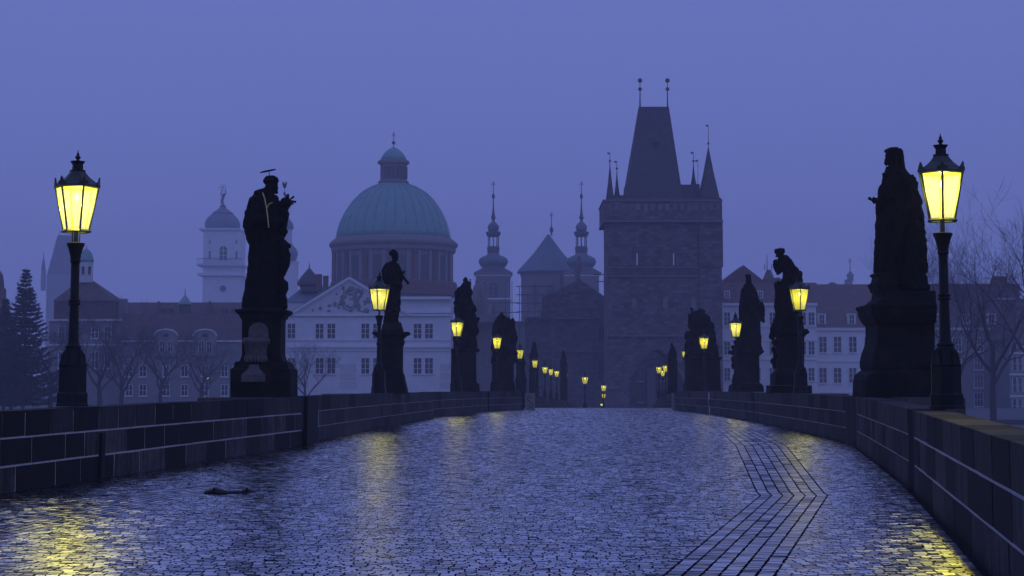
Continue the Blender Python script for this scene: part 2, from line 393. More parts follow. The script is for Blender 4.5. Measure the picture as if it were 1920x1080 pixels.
# the 300 that show largest stand alone
uu = cx / cy * FOC; inview = (np.abs(uu) < 950) & (cy > 15.5)
size = np.where(inview, lx*ly / cy**3, -1)
near = np.argsort(-size)[:300]
rest = np.ones(len(cx), bool); rest[near] = False
V, F = sett_arrays(cx[rest], cy[rest], lx[rest], ly[rest], an[rest], zz[rest], RNG)
o = bpy.data.objects.new('cobblestones', quads_mesh('cobblestones', V, F, 'cobble')); COL.objects.link(o); o.parent = road; o['kind'] = 'stuff'
sv = []
for k in range(10):
    V, F = sett_arrays(np.zeros(1), np.zeros(1), np.array([.5]), np.array([.5]), np.zeros(1), np.zeros(1), np.random.default_rng(100 + k))
    V[:4, 2] = -.028
    V[4:, 2] *= .12
    sv.append(quads_mesh('cobblestone', V, F, 'cobble'))
for i, k in enumerate(near):
    o = bpy.data.objects.new('cobblestone', sv[i % 10]); COL.objects.link(o); o.parent = road
    o.location = (cx[k], cy[k], zz[k]); o.scale = (lx[k]*2, ly[k]*2, 1); o.rotation_euler.z = an[k]

# a scrap of something dark lying on the wet stones
b = MB(); c0 = P(430, 915, 26.6); zr = road_z(26.6)
pts = [Vector((c0.x - .34, 26.55, zr + .02)), Vector((c0.x - .20, 26.52, zr + .04)), Vector((c0.x - .02, 26.6, zr + .015)), Vector((c0.x + .16, 26.62, zr + .02)), Vector((c0.x + .25, 26.58, zr + .045)), Vector((c0.x + .36, 26.66, zr + .02))]
b.path(pts, [.018, .050, .024, .018, .034, .010], 7)
tag(b.build('dead_branch', 'debris'), 'dark crooked scrap of branch lying on the wet cobbles', 'branch')

# ------------------------------------------------------------------ parapets, stone by stone
def block_mesh(name, m, seed, bev=.011):
    rr = random.Random(seed); bm = bmesh.new(); bmesh.ops.create_cube(bm, size=1.0)
    bmesh.ops.bevel(bm, geom=list(bm.edges), offset=bev, segments=1, affect='EDGES')
    for v in bm.verts:
        v.co += Vector((rr.uniform(-.005, .005), rr.uniform(-.004, .004), rr.uniform(-.008, .008)))
    me = bpy.data.meshes.new(name); bm.to_mesh(me); bm.free(); me.materials.append(M[m]); return me
BLK = [block_mesh('stone_block', 'ashlar', i) for i in range(5)]
BLKD = [block_mesh('stone_block', 'ashlar_black', i + 9) for i in range(3)]
COP = [block_mesh('coping_stone', 'coping', i + 20) for i in range(5)]
COPD = [block_mesh('coping_stone', 'ashlar_black', i + 30) for i in range(3)]

def parapet(side, d0, d1, label, lens=(.6, 1.0), dark=.2, gap=.030, h=(.37, .40, .40), wallf=None):
    f = (lwall if side < 0 else rwall) if wallf is None else wallf
    out = -1 if side < 0 else 1
    root = thing('parapet_wall', (f((d0+d1)/2), (d0+d1)/2, road_z((d0+d1)/2)), label, 'parapet', 'stone parapet walls of the bridge')
    # mortar core
    b = MB(); rings = []
    for d in np.linspace(d0 + .2, d1 - .2, max(3, int((d1-d0)/1.5))):
        x = f(d); z = road_z(d)
        rings.append([(x + out*.004, d, z - .1), (x + out*.44, d, z - .1), (x + out*.44, d, z + WALL_H - .05), (x + out*.004, d, z + WALL_H - .05)])
    b.loft(rings); b.build('mortar_core', 'mortar', root)
    z0 = 0
    for c in range(3):
        d = d0; first = True
        while d < d1 - .05:
            ln = random.uniform(*lens) * (1.25 if c == 0 else 1.0)
            if first: ln *= random.uniform(.5, 1); first = False
            e = min(d + ln, d1)
            if d1 - e < .25: e = d1
            x0, x1 = f(d), f(e); L = math.hypot(x1 - x0, e - d)
            ang = math.atan2(e - d, x1 - x0)
            dirv = Vector((x1-x0, e-d, 0)).normalized(); nrm = Vector((dirv.y, -dirv.x, 0)) * (1 if side > 0 else -1)   # outward
            th = .50 if c == 2 else .16
            off = th/2 - (.004 if c == 2 else 0) + random.uniform(-.006, .0)
            mid = Vector(((x0+x1)/2, (d+e)/2, 0)) + nrm*off
            z = road_z((d+e)/2) + z0 + h[c]/2; hh = h[c] - gap
            if c == 0: z -= .04; hh += .08
            pool = (COPD if random.random() < dark + .1 else COP) if c == 2 else (BLKD if random.random() < dark else BLK)
            o = put('coping_stone' if c == 2 else 'stone_block', random.choice(pool), root, (mid.x, mid.y, z), (L - gap, th, hh), ang)
            o.rotation_euler.y = -math.atan2(road_z(e) - road_z(d), e - d) + random.gauss(0, .0015); o.rotation_euler.x = random.gauss(0, .003)
            d = e
        z0 += h[c]
    return root
pw = []
pw.append(parapet(-1, 9, 45, 'long dark block parapet with pale mortar joints under the big foreground lamp', (.85, 1.45), .42))
pw.append(parapet(-1, 47.4, 84, 'smooth parapet stretch under the statue of a priest holding a crucifix', (1.0, 1.7), .08, .016))
pw.append(parapet(-1, 84.6, 108, 'parapet stretch below the tall pointed statue group', (1.0, 1.6), .14, .016))
pw.append(parapet(-1, 108.4, 117.5, 'short angled parapet stretch ending at the carved post by the lamp row', (1.0, 1.6), .1, .016))
pw.append(parapet(-1, 119, 258, 'low distant parapet running down behind the row of small lamps', (1.8, 3.2), .1, .015))
pw.append(parapet(1, 8, 27.4, 'near parapet with lamplit coping at the picture edge', (1.0, 1.8), .36))
pw.append(parapet(1, 27.6, 44.4, 'curving parapet in front of the veiled robed statue', (.8, 1.4), .16, .018))
pw.append(parapet(1, 46.2, 76, 'straight parapet stretch under the leaning statue and its lamp', (1.1, 1.9), .1, .016))
pw.append(parapet(1, 76.3, 115.5, 'parapet stretch under the statue with a wing', (1.2, 2.0), .1, .016))
pw.append(parapet(1, 117, 258, 'distant parapet leading down to the tower gate', (1.8, 3.2), .1, .015))
# upright end stones where the stretches meet
def upright(wall, x, d, w_, t_, m='ashlar_black', h=WALL_H - .01):
    b = MB(); z = road_z(d); b.box(x - w_/2, x + w_/2, d - t_/2, d + t_/2, z - .05, z + h); b.build('upright_stone', m, wall)
upright(pw[0], -5.12, 46.2, .46, 2.5)
upright(pw[0], lwall(30.7) + .005, 30.7, .05, .28, h=.72)  # thin black strip standing in for a dark groove in the wall
upright(pw[5], rwall(27.5) + .19, 27.5, .42, .44)
upright(pw[6], rwall(45.3) + .22, 45.3, .46, 1.95, 'ashlar')
upright(pw[2], -3.85, 84.3, .4, .9, 'ashlar_black')
# carved end posts on the crest
def end_post(px0, px1, d, label):
    x0, x1 = PX(px0, d, 755), PX(px1, d, 755); z = road_z(d); xm = (x0+x1)/2
    root = thing('carved_post', (xm, d, z), label, 'stone post', 'carved end posts on the crest of the bridge')
    b = MB(); b.box(x0, x1, d - .3, d + .3, z - .1, z + .98); b.build('block', 'stone_grey', root)
    b = MB(); b.box(x0 - .03, x1 + .03, d - .33, d + .33, z + .981, z + 1.05); b.build('cap', 'stone_grey', root)
    b = MB()
    for q in (0, 1):
        c = Vector((xm, d - .32, z + .27 + .45*q)); pts = []
        for k in range(13):
            a = k/12*4.6 + (0 if q else math.pi); r = .05 + .013*k
            pts.append(c + Vector((math.cos(a)*r*1.0, 0, math.sin(a)*r)))
        b.path(pts, [.022]*13, 5)
    b.build('carved_scroll', 'ashlar_black', root)
end_post(985, 1003, 118.2, 'pale carved end post on the crest beside the lamp row side')
end_post(1260, 1278, 116.2, 'pale carved end post on the crest beside the winged statue side')

# ------------------------------------------------------------------ street lamps
def lamp_template():
    root = thing('street_lamp', (0,0,0), 'x', 'street lamp')
    k8 = math.pi/8
    b = MB(); b.lathe([(.27,0),(.27,.03),(.255,.05),(.255,.20),(.232,.235),(.228,.62),(.236,.64),(.236,.66)], 8, rot=k8); b.build('base', 'iron', root)
    bs = root.children[-1] if root.children else None
    b = MB()
    for k in range(8):                                  # little gothic gables round the base
        a = k*math.pi/4; q = Matrix.Rotation(a, 3, 'Z')
        loc = [(.205,-.075,.66),(.205,.075,.66),(.185,0,.82),(.10,-.06,.66),(.10,.06,.66),(.12,0,.90)]
        b.add([q @ Vector(p) for p in loc], [(0,1,2),(3,5,4),(0,2,5,3),(1,4,5,2),(0,3,4,1)])
    b.lathe([(.19,.655),(.16,.78),(.125,.90),(.12,.92)], 8, rot=k8); b.build('shoulder', 'iron', root)
    b = MB(); b.lathe([(.120,.915),(.130,.93),(.130,.955),(.105,.97),(.088,1.02),(.072,1.62),(.070,2.30)], 12); sh = b.build('shaft', 'iron', root, True)
    b = MB(); b.lathe([(.090,1.60),(.095,1.615),(.095,1.635),(.085,1.65),(.095,1.665),(.095,1.685),(.078,1.70)], 12); b.build('collar', 'iron', sh)
    b = MB(); b.lathe([(.074,2.28),(.088,2.30),(.080,2.33),(.088,2.40),(.115,2.50),(.138,2.555),(.145,2.575),(.145,2.595),(.06,2.61)], 12); b.build('capital', 'iron', root)
    b = MB(); b.lathe([(.035,2.60),(.035,2.80)], 8)
    for s_ in (-1, 1): b.tube((s_*.075, 0, 2.60), (s_*.085, 0, 2.79), .013, .013, 6)
    b.build('neck', 'iron_green', root)
    # hexagonal lantern
    n = 6; zb, zt, rb, rt = 2.80, 3.49, .205, .345
    b = MB(); ringq = [(rb+.035, zb-.035),(rb+.04, zb-.015),(rb+.01, zb+.012),(rb-.03, zb+.004),(rb-.03, zb-.03),(rb+.035, zb-.035)]
    b.loft([[(r_*math.cos(2*math.pi*k/n), r_*math.sin(2*math.pi*k/n), z_) for k in range(n)] for r_, z_ in ringq], cap=False); b.lathe([(rt+.005, zt-.015),(rt+.03, zt),(rt+.03, zt+.03),(rt-.02, zt+.035)], n)
    for k in range(n):
        a = 2*math.pi*k/n
        b.tube((rb*math.cos(a), rb*math.sin(a), zb), (rt*math.cos(a), rt*math.sin(a), zt), .017, .019, 6)
    fr = b.build('lantern_frame', 'iron_green', root)
    for k in range(n):
        a, c = 2*math.pi*k/n, 2*math.pi*(k+1)/n; g = .985
        p = lambda r, an, z: Vector((g*r*math.cos(an), g*r*math.sin(an), z))
        b = MB(); b.add([p(rb,a,zb), p(rb,c,zb), p(rt,c,zt-.012), p(rt,a,zt-.012)], [(0,1,2,3)]); b.build('glass_pane', 'lamp_glass', root)
    b = MB(); b.ell((0,0,3.33), (.030,.030,.055), 10, 7); b.build('gas_mantle', 'lamp_mantle', root)
    b = MB(); b.lathe([(rt+.025, zt+.031),(rt-.03, zt+.07),(.20, zt+.16),(.135, zt+.235),(.12, zt+.262)], n); hd = b.build('hood', 'iron_green', root)
    for k in range(n):                                  # crest ornaments on the corners
        a = 2*math.pi*k/n; q = Matrix.Rotation(a, 3, 'Z')
        r0 = rt + .012; b = MB()
        pr = [(-.085,.0),(.085,.0),(.075,.045),(.035,.05),(.022,.09),(0,.125),(-.022,.09),(-.035,.05),(-.075,.045)]
        vs_ = [q @ Vector((r0 + s_*.012 + abs(y)*-.25, y, zt + .033 + z)) for s_ in (-1, 1) for y, z in pr]
        m_ = len(pr)
        b.add(vs_, [tuple(range(m_)), tuple(range(2*m_-1, m_-1, -1))] + [(j, j+m_, (j+1)%m_+m_, (j+1)%m_) for j in range(m_)]); b.build('crest_ornament', 'iron_green', hd)
    b = MB(); b.lathe([(.13, zt+.262),(.13, zt+.28),(.09, zt+.29),(.085, zt+.37),(.115, zt+.41),(.125, zt+.425),(.06, zt+.435)], n); b.build('vent', 'iron', root)
    b = MB(); b.lathe([(.03, zt+.43),(.022, zt+.455),(.042, zt+.475),(.045, zt+.495),(.020, zt+.52),(.026, zt+.535),(.012, zt+.56),(.002, zt+.61)], 8); b.build('finial', 'iron', root)
    li = bpy.data.lights.new('lamp_light', 'POINT'); li.energy = LAMP_W; li.color = (1.0, .90, .06); li.shadow_soft_size = .10
    lo = bpy.data.objects.new('lamp_light', li); COL.objects.link(lo); lo.parent = root; lo.location = (0, 0, 3.26)
    return root
LAMP_W = 135.0
LT = lamp_template()
_used = [False]
far_light = [c for c in LT.children if c.type == 'LIGHT'][0].data.copy(); far_light.energy = 14.0
mid_light = far_light.copy(); mid_light.energy = 42.0
def lamp(px, d, label, zbase=None, sc=1.0, rz=0.0, py=750):
    o = LT if not _used[0] else copy_tree(LT)
    _used[0] = True
    x = PX(px, d, py); z = road_z(d) + WALL_H if zbase is None else zbase
    for ch in o.children:
        if ch.type == 'LIGHT' and d > 40: ch.data = far_light if d > 140 else mid_light
    o.location = (x, d, z); o.scale = (sc,)*3; o.rotation_euler.z = rz; tag(o, label, 'street lamp', 'gas lanterns along the bridge'); return o
lamp(135, 29.8, 'largest lit lantern on its black post beside the friar statue', rz=R(60))
lamp(1775, 27.7, 'tall lit lantern standing beside the veiled robed statue', rz=R(80))
lamp(710, 63, 'lit lantern in front of the statue of a priest with a crucifix', rz=R(80))
lamp(1502, 63.2, 'lit lantern in front of the leaning bent statue', rz=R(88))
lamp(857, 95.5, 'lit lantern in front of the tall pointed statue group', rz=R(85))
lamp(1381, 96.2, 'lit lantern in front of the statue with a wing', rz=R(88))
lamp(932, 123.5, 'lit lantern in front of the broad two-part statue group on the crest', rz=R(90))
lamp(1321, 123.8, 'lit lantern in front of the wide hunched statue group near the tower', rz=R(90))
lamp(975, 152, 'fifth lit lantern in the row leading down past the carved post', rz=R(90))
lamp(1286, 156, 'small lit lantern just above the carved post near the tower gate', rz=R(90))
lamp(1003, 186, 'sixth lit lantern in the row, in front of a faint small statue', rz=R(90))
lamp(1261, 186, 'small lit lantern before the faint narrow statue by the gate', rz=R(90))
lamp(1022, 214, 'first of the four close small lanterns down the bridge', rz=R(70))
lamp(1033, 222, 'second of the four close small lanterns down the bridge', rz=R(90))
lamp(1044, 228, 'third of the four close small lanterns down the bridge', rz=R(80))
lamp(1060, 240, 'last of the four close small lanterns down the bridge', rz=R(60))
lamp(1097, 236, 'lone small lantern halfway between the lamp row and the tower', road_z(236), 1.2, R(60))
lamp(1236, 214, 'left lantern of the small cluster at the tower gate', rz=R(60))
lamp(1243, 226, 'lower middle lantern of the small cluster at the tower gate', rz=R(90))
lamp(1248, 208, 'upper lantern of the small cluster at the tower gate', rz=R(80))
lamp(1132, 256, 'upper of three tiny lanterns stacked beside the tower wall', road_z(256), 1.1, R(60))
lamp(1132, 262, 'middle of three tiny lanterns stacked beside the tower wall', -2.45, .86, R(90))
lamp(1128, 266, 'lowest of three tiny lanterns, just above the road crest', -2.45, .46, R(80))

# ------------------------------------------------------------------ statues on their pedestals
def remeshed(name, mb, m, parent, vox, disp=.03, dscale=.35, smooth=1):
    """fuse the modelled masses into one continuous carved surface"""
    o = mb.build(name, m, None)
    md = o.modifiers.new('r', 'REMESH'); md.mode = 'VOXEL'; md.voxel_size = vox
    md = o.modifiers.new('s', 'SMOOTH'); md.factor = .5; md.iterations = smooth
    dg = bpy.context.evaluated_depsgraph_get(); me = bpy.data.meshes.new_from_object(o.evaluated_get(dg))
    old = o.data; o.modifiers.clear(); o.data = me; bpy.data.meshes.remove(old)
    n = len(me.vertices); co = np.zeros(n*3); me.vertices.foreach_get('co', co); co = co.reshape(-1, 3)
    no = np.zeros(n*3); me.vertices.foreach_get('normal', no); no = no.reshape(-1, 3)
    for i in range(n):                                       # drapery folds run mostly down the body
        p = Vector(co[i]); q = Vector((p.x/dscale, p.y/dscale, p.z/(dscale*3.2)))
        a = .5 - 1.9*abs(mnoise.noise(q)) + .6*mnoise.noise(q*2.3 + Vector((7,3,1))) + .35*mnoise.noise(q*5.1)
        co[i] += no[i]*a*disp
    org = ORI.get(parent, Vector()) if parent else Vector()
    co -= np.array(org)
    me.vertices.foreach_set('co', co.ravel()); me.polygons.foreach_set('use_smooth', [True]*len(me.polygons)); me.update()
    if parent: o.parent = parent; ORI[o] = org
    return o

class Sil:
    """turns measured outline positions (zoomed picture units) into real positions at one depth"""
    def __init__(s, ox, oy, z, d): s.ox, s.oy, s.z, s.d = ox, oy, z, d
    def p(s, x, y, dy=0.0):
        q = P(s.ox + x/s.z, s.oy + y/s.z, s.d); return Vector((q.x, s.d + dy, q.z))
    def u(s, a): return a / s.z * s.d / FOC
    def body(s, mb, secs, depth=.8, folds=9, fa=.05, n=28, dy=0.0, maxd=9.0):
        rings = []
        for y, x0, x1 in secs:
            a, c = s.p(x0, y), s.p(x1, y); cx_, rx = (a.x + c.x)/2, max((c.x - a.x)/2, .02); ry = min(rx*depth, maxd)
            ph = y*.004
            rings.append([(cx_ + rx*math.cos(t)*(1 + fa*math.sin(folds*t + ph)), s.d + dy + ry*math.sin(t)*(1 + fa*math.sin(folds*t + ph)), a.z) for t in (2*math.pi*k/n for k in range(n))])
        mb.loft(rings)
    def limb(s, mb, pts, rad, n=8):
        q = [s.p(*p) for p in pts]; mb.path(q, [s.u(r) for r in rad], n)
        for a, r in zip(q, rad): mb.ell(a, (s.u(r),)*3, 8, 6)
    def ball(s, mb, x, y, rx, ry, dy=0.0, dr=None):
        mb.ell(s.p(x, y, dy), (s.u(rx), s.u(dr or rx), s.u(ry)), 12, 9)
    def block(s, secs, name, m, parent, depth=None, dy=0.0, bot_z=None):
        """stack of rectangular sections = moulded masonry"""
        mb = MB(); rings = []
        for i, (y, x0, x1) in enumerate(secs):
            a, c = s.p(x0, y), s.p(x1, y); h = (c.x - a.x)/2 if depth is None else s.u(depth)*(x1-x0)/(secs[-1][2]-secs[-1][1])
            rt_ = s.ox > PCX; a, c = P(s.ox + x0/s.z, s.oy + y/s.z, s.d + dy + (h if rt_ else -h)), P(s.ox + x1/s.z, s.oy + y/s.z, s.d + dy + (-h if rt_ else h)); a.z = P(PCX, s.oy + y/s.z, s.d + dy - h).z
            z = a.z if (bot_z is None or i < len(secs) - 1) else bot_z
            k = min(.06, h*.15)
            rings.append([(a.x + k, s.d+dy-h, z), (c.x - k, s.d+dy-h, z), (c.x, s.d+dy-h+k, z), (c.x, s.d+dy+h-k, z), (c.x - k, s.d+dy+h, z), (a.x + k, s.d+dy+h, z), (a.x, s.d+dy+h-k, z), (a.x, s.d+dy-h+k, z)])
        mb.loft(rings); return mb.build(name, m, parent)
def hand(S, mb, x, y, dx, dyv, sz, up=-1):
    """palm with four curled fingers and a thumb"""
    S.ball(mb, x, y, sz*.55, sz*.45)
    for k in range(4):
        o = (k - 1.5)*sz*.22; L = sz*(.85, 1.0, .95, .75)[k]
        S.limb(mb, [(x, y + 0, o*.004), (x + dx*L*.8, y + dyv*L*.8 + o, 0), (x + dx*L*1.3, y + dyv*L*1.3 + o + sz*.12, 0)], [sz*.16, sz*.13, sz*.10], 6)
    S.limb(mb, [(x, y, 0), (x + dx*sz*.4 , y + up*sz*.6, 0)], [sz*.16, sz*.11], 6)
def base_z(d): return road_z(d) + WALL_H - .04
G_ST = 'dark baroque statues on the parapet piers'
def st_root(S, x, label):
    c = S.p(x, 0); return thing('statue', (c.x, S.d, base_z(S.d)), label, 'statue', G_ST)

# --- friar with child
S = Sil(420, 310, 4.0, 46.0)
rt = st_root(S, 310, 'dark statue of a habited friar cradling a child, on a pedestal with a wall fountain')
b = MB()
S.body(b, [(205,255,345),(212,230,372),(250,196,392),(300,176,404),(400,155,440),(460,152,446),(520,166,440),(560,181,432),(600,194,432),(680,188,446),(740,180,450),(830,170,446),(930,156,452),(1000,138,470),(1075,134,472)], .72, 8, .05)
S.body(b, [(560,400,450),(600,410,478),(680,400,500),(740,400,497),(800,400,470),(850,395,450),(880,400,482),(930,400,484),(980,400,472),(1070,400,470)], 1.1, 5, .06, dy=-.12)      # striding knee and hem
S.ball(b, 270, 212, 46, 28, 0, 60); S.ball(b, 300, 212, 62, 34); S.ball(b, 322, 196, 34, 30)                      # hood behind the neck
S.limb(b, [(345, 215, 0), (352, 190, 0)], [34, 30])                            # neck
S.ball(b, 358, 152, 50, 62, 0, 46)                                             # head
S.ball(b, 354, 116, 61, 36, 0, 54)                                             # tonsure ring
S.ball(b, 398, 172, 10, 12, 0, 8); S.ball(b, 388, 200, 18, 14, 0, 16); S.ball(b, 392, 186, 8, 6); S.ball(b, 345, 160, 10, 15, -.14, 6)
S.limb(b, [(240, 290, -.28), (270, 420, -.42), (380, 440, -.40), (430, 420, -.2)], [52, 46, 40, 26])     # near arm in its wide sleeve
S.limb(b, [(360, 260, .2), (410, 340, .2), (455, 380, .1)], [44, 36, 24])
hand(S, b, 448, 412, .8, -.5, 22); hand(S, b, 478, 606, .6, .3, 20)
S.limb(b, [(400, 540, -.2), (450, 590, -.1), (480, 605, 0)], [34, 26, 18])
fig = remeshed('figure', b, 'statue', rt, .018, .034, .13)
b = MB()                                                                       # the child
S.ball(b, 462, 284, 44, 46, 0, 40); S.ball(b, 500, 296, 9, 9, 0, 8); S.limb(b, [(455, 325, 0), (440, 370, 0), (430, 450, 0), (432, 520, 0)], [28, 46, 44, 34])
S.limb(b, [(455, 350, -.1), (478, 370, -.12), (476, 400, -.1)], [24, 18, 14]); S.limb(b, [(430, 480, -.1), (462, 500, -.1), (440, 545, -.1)], [30, 24, 16])
hand(S, b, 476, 402, .3, .8, 13)
remeshed('child_figure', b, 'statue', rt, .018, .010, .10)
b = MB(); c = S.p(330, 42); rr = S.u(58)
ringp = [c + Vector((math.cos(t)*rr, math.sin(t)*rr*.5, math.cos(t)*rr*.21)) for t in (2*math.pi*k/24 for k in range(25))]
b.path(ringp, [.011]*25, 6); b.tube(S.p(338, 45), S.p(342, 95), .010); b.tube(c - Vector((rr,0,.21*rr)), c + Vector((rr,0,.21*rr)), .010); b.build('halo', 'statue', rt)
b = MB()
for (x, y) in ((480, 214), (525, 233), (540, 275), (462, 222), (520, 290)): b.tube(S.p(488, 262), S.p(x, y), .016, .030, 5)
b.build('star_halo', 'statue', rt)
b = MB(); b.path([S.p(452, 235), S.p(456, 195), S.p(455, 160)], [.008, .008, .006], 5)
for k in range(5):
    q = S.p(455 + (k - 2)*6, 148 - abs(k-2)*6 + (14 if k % 2 else 0)); b.ell(q, (.02, .02, .055), 6, 5)
b.ell(S.p(454, 212), (.03, .02, .04), 6, 5); b.build('lily', 'copper_dark', rt)
b = MB(); b.path([S.p(308, 220, -.46), S.p(325, 262, -.52), S.p(340, 330, -.56), S.p(352, 420, -.58), S.p(358, 482, -.58)], [.016]*5, 5)
b.path([S.p(345, 335, -.56), S.p(358, 305, -.52), S.p(380, 292, -.45)], [.012]*3, 5); b.build('cord', 'gilt', rt)
z0 = base_z(46)
T = Sil(420, 570, 5.68, 46.0)
T.block([(35,200,650),(48,185,660),(58,110,738),(80,112,735),(95,130,722),(120,160,690),(150,165,680)], 'cornice', 'pedestal', rt)
T.block([(151,180,665),(180,186,660),(540,186,655),(585,172,670),(610,160,690)], 'shaft', 'pedestal', rt)
T.block([(611,120,720),(640,105,745),(675,100,755),(690,62,786),(980,62,788)], 'plinth', 'pedestal', rt, bot_z=z0)
fy = 46.0 - T.u(243)                                                            # front face of the shaft
def arch_poly(T, x0, x1, ytop, ybot, n=10):
    pts = [T.p(x0, ybot), T.p(x1, ybot)]; r = (x1-x0)/2
    for k in range(n + 1):
        a = math.pi*k/n; pts.append(T.p((x0+x1)/2 + r*math.cos(a), ytop + r*.95 - r*.95*math.sin(a)))
    return [(p.x, p.z) for p in pts]
b = MB(); b.prism(arch_poly(T, 298, 506, 205, 362), fy - .05, fy + .1); b.build('plaque', 'statue_pale', rt)
b = MB(); c = T.p(370, 0)
prof = [(T.u(70), T.p(0,600).z), (T.u(105), T.p(0,575).z), (T.u(105), T.p(0,560).z), (T.u(112), T.p(0,545).z), (T.u(122), T.p(0,440).z), (T.u(145), T.p(0,425).z), (T.u(148), T.p(0,385).z), (T.u(130), T.p(0,366).z)]
b.lathe(prof, 16, (T.p(385,0).x, fy - .06, 0), sy=.8); b.build('fountain_basin', 'statue_pale', rt, True)
b = MB(); fz = 46.0 - T.u(362)
b.lathe([(T.u(175), T.p(0,830).z), (T.u(172), T.p(0,758).z), (T.u(150), T.p(0,742).z), (T.u(80), T.p(0,690).z), (T.u(65), T.p(0,650).z)], 4, (T.p(378,0).x, fz + .05, 0), rot=math.pi/4, sy=.6); b.build('basin_foot', 'statue_pale', rt)
b = MB()
for k in range(9): 
    a = math.pi*(1 + (k+.5)/9); b.ell((T.p(385,0).x + T.u(108)*math.cos(a), fy - .06 + .8*T.u(108)*math.sin(a), T.p(0,590).z), (.045,.045,.09), 6, 5)
b.build('gadroon', 'statue_pale', rt)

# --- veiled robed figure, right foreground
S = Sil(1590, 260, 3.6, 46.0)
rt = st_root(S, 340, 'tall dark statue of a veiled robed figure stretching out one hand, on a scrolled pedestal')
b = MB()
S.body(b, [(178,282,372),(190,264,380),(215,255,392),(235,250,402),(270,240,436),(330,222,456),(380,208,470),(440,204,488),(500,200,505),(580,192,515),(700,184,521),(800,182,527),(870,179,532),(900,178,532),(908,182,515),(960,190,528),(1022,190,542)], .72, 11, .045)
S.ball(b, 302, 125, 50, 62, 0, 46); S.limb(b, [(310, 175, 0), (318, 210, 0)], [40, 46])
S.body(b, [(64,285,335),(72,262,352),(85,255,364),(110,290,370),(150,300,376),(190,300,382),(215,300,384)], .95, 5, .04)
S.ball(b, 257, 130, 8, 14, 0, 8); S.ball(b, 262, 165, 16, 14, 0, 16); S.ball(b, 256, 148, 8, 6); S.ball(b, 268, 86, 20, 14)
S.ball(b, 255, 245, 26, 16, -.1); S.ball(b, 330, 232, 70, 22, 0)               # collar of the mantle
S.limb(b, [(300, 290, -.2), (250, 380, -.3), (205, 428, -.2), (165, 418, -.1)], [52, 44, 26, 17])
S.body(b, [(420,186,225),(445,180,215),(510,182,212),(516,186,208)], 1.2, 5, .08, dy=-.1)   # hanging sleeve
hand(S, b, 150, 408, -.8, -.35, 20)
S.body(b, [(315,215,240),(340,205,260),(400,200,250)], 1.0, 4, .05, dy=-.1)   # book against the chest
S.limb(b, [(400, 300, -.3), (440, 440, -.4), (330, 560, -.5), (300, 800, -.5)], [46, 40, 30, 26])  # mantle fold
S.limb(b, [(430, 600, -.5), (400, 800, -.5), (350, 990, -.5)], [34, 32, 24])
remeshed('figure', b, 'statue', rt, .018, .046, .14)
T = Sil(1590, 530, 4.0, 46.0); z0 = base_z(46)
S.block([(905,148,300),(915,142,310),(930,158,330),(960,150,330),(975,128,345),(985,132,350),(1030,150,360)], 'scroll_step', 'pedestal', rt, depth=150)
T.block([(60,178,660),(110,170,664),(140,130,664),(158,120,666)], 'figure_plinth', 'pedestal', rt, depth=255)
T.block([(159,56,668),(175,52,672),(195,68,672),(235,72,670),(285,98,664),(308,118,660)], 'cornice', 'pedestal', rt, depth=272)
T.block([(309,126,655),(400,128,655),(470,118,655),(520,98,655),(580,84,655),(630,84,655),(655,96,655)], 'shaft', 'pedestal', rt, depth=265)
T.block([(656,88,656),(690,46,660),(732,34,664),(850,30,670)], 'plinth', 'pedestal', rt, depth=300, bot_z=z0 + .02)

# --- priest with crucifix
S = Sil(680, 450, 3.6, 68.0)
rt = st_root(S, 195, 'dark statue of a priest in a cap holding a crucifix, on a square pedestal')
b = MB()
S.body(b, [(148,172,226),(160,158,232),(180,140,240),(220,134,252),(270,140,262),(310,150,266),(360,154,250),(420,150,255),(480,148,249),(540,144,240),(572,142,242)], .8, 8, .05)
S.limb(b, [(205, 155, 0), (210, 130, 0)], [20, 17]); S.ball(b, 214, 112, 22, 28); S.ball(b, 234, 120, 5, 7); S.ball(b, 228, 136, 9, 8)
S.body(b, [(66,196,216),(76,182,232),(90,176,238),(100,186,236)], 1.0, 4, .06)
S.limb(b, [(165, 190, -.2), (175, 260, -.35), (235, 290, -.3), (258, 305, -.2)], [26, 24, 18, 12]); S.limb(b, [(228, 180, .15), (250, 240, .1), (262, 270, 0)], [24, 20, 13])
hand(S, b, 262, 300, .7, .2, 12); hand(S, b, 264, 262, .5, .5, 11)
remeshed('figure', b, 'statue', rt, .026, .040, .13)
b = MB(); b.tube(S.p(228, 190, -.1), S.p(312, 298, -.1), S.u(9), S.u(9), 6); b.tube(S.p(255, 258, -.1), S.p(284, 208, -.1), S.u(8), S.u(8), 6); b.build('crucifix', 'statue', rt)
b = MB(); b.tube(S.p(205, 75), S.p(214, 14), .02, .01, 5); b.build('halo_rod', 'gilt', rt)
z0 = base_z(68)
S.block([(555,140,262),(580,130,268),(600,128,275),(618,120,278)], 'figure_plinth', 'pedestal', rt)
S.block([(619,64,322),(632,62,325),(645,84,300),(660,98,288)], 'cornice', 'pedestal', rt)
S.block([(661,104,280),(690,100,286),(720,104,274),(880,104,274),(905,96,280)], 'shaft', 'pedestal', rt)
S.block([(906,90,284),(940,78,290),(1000,72,304),(1018,64,312)], 'plinth', 'pedestal', rt, bot_z=z0)

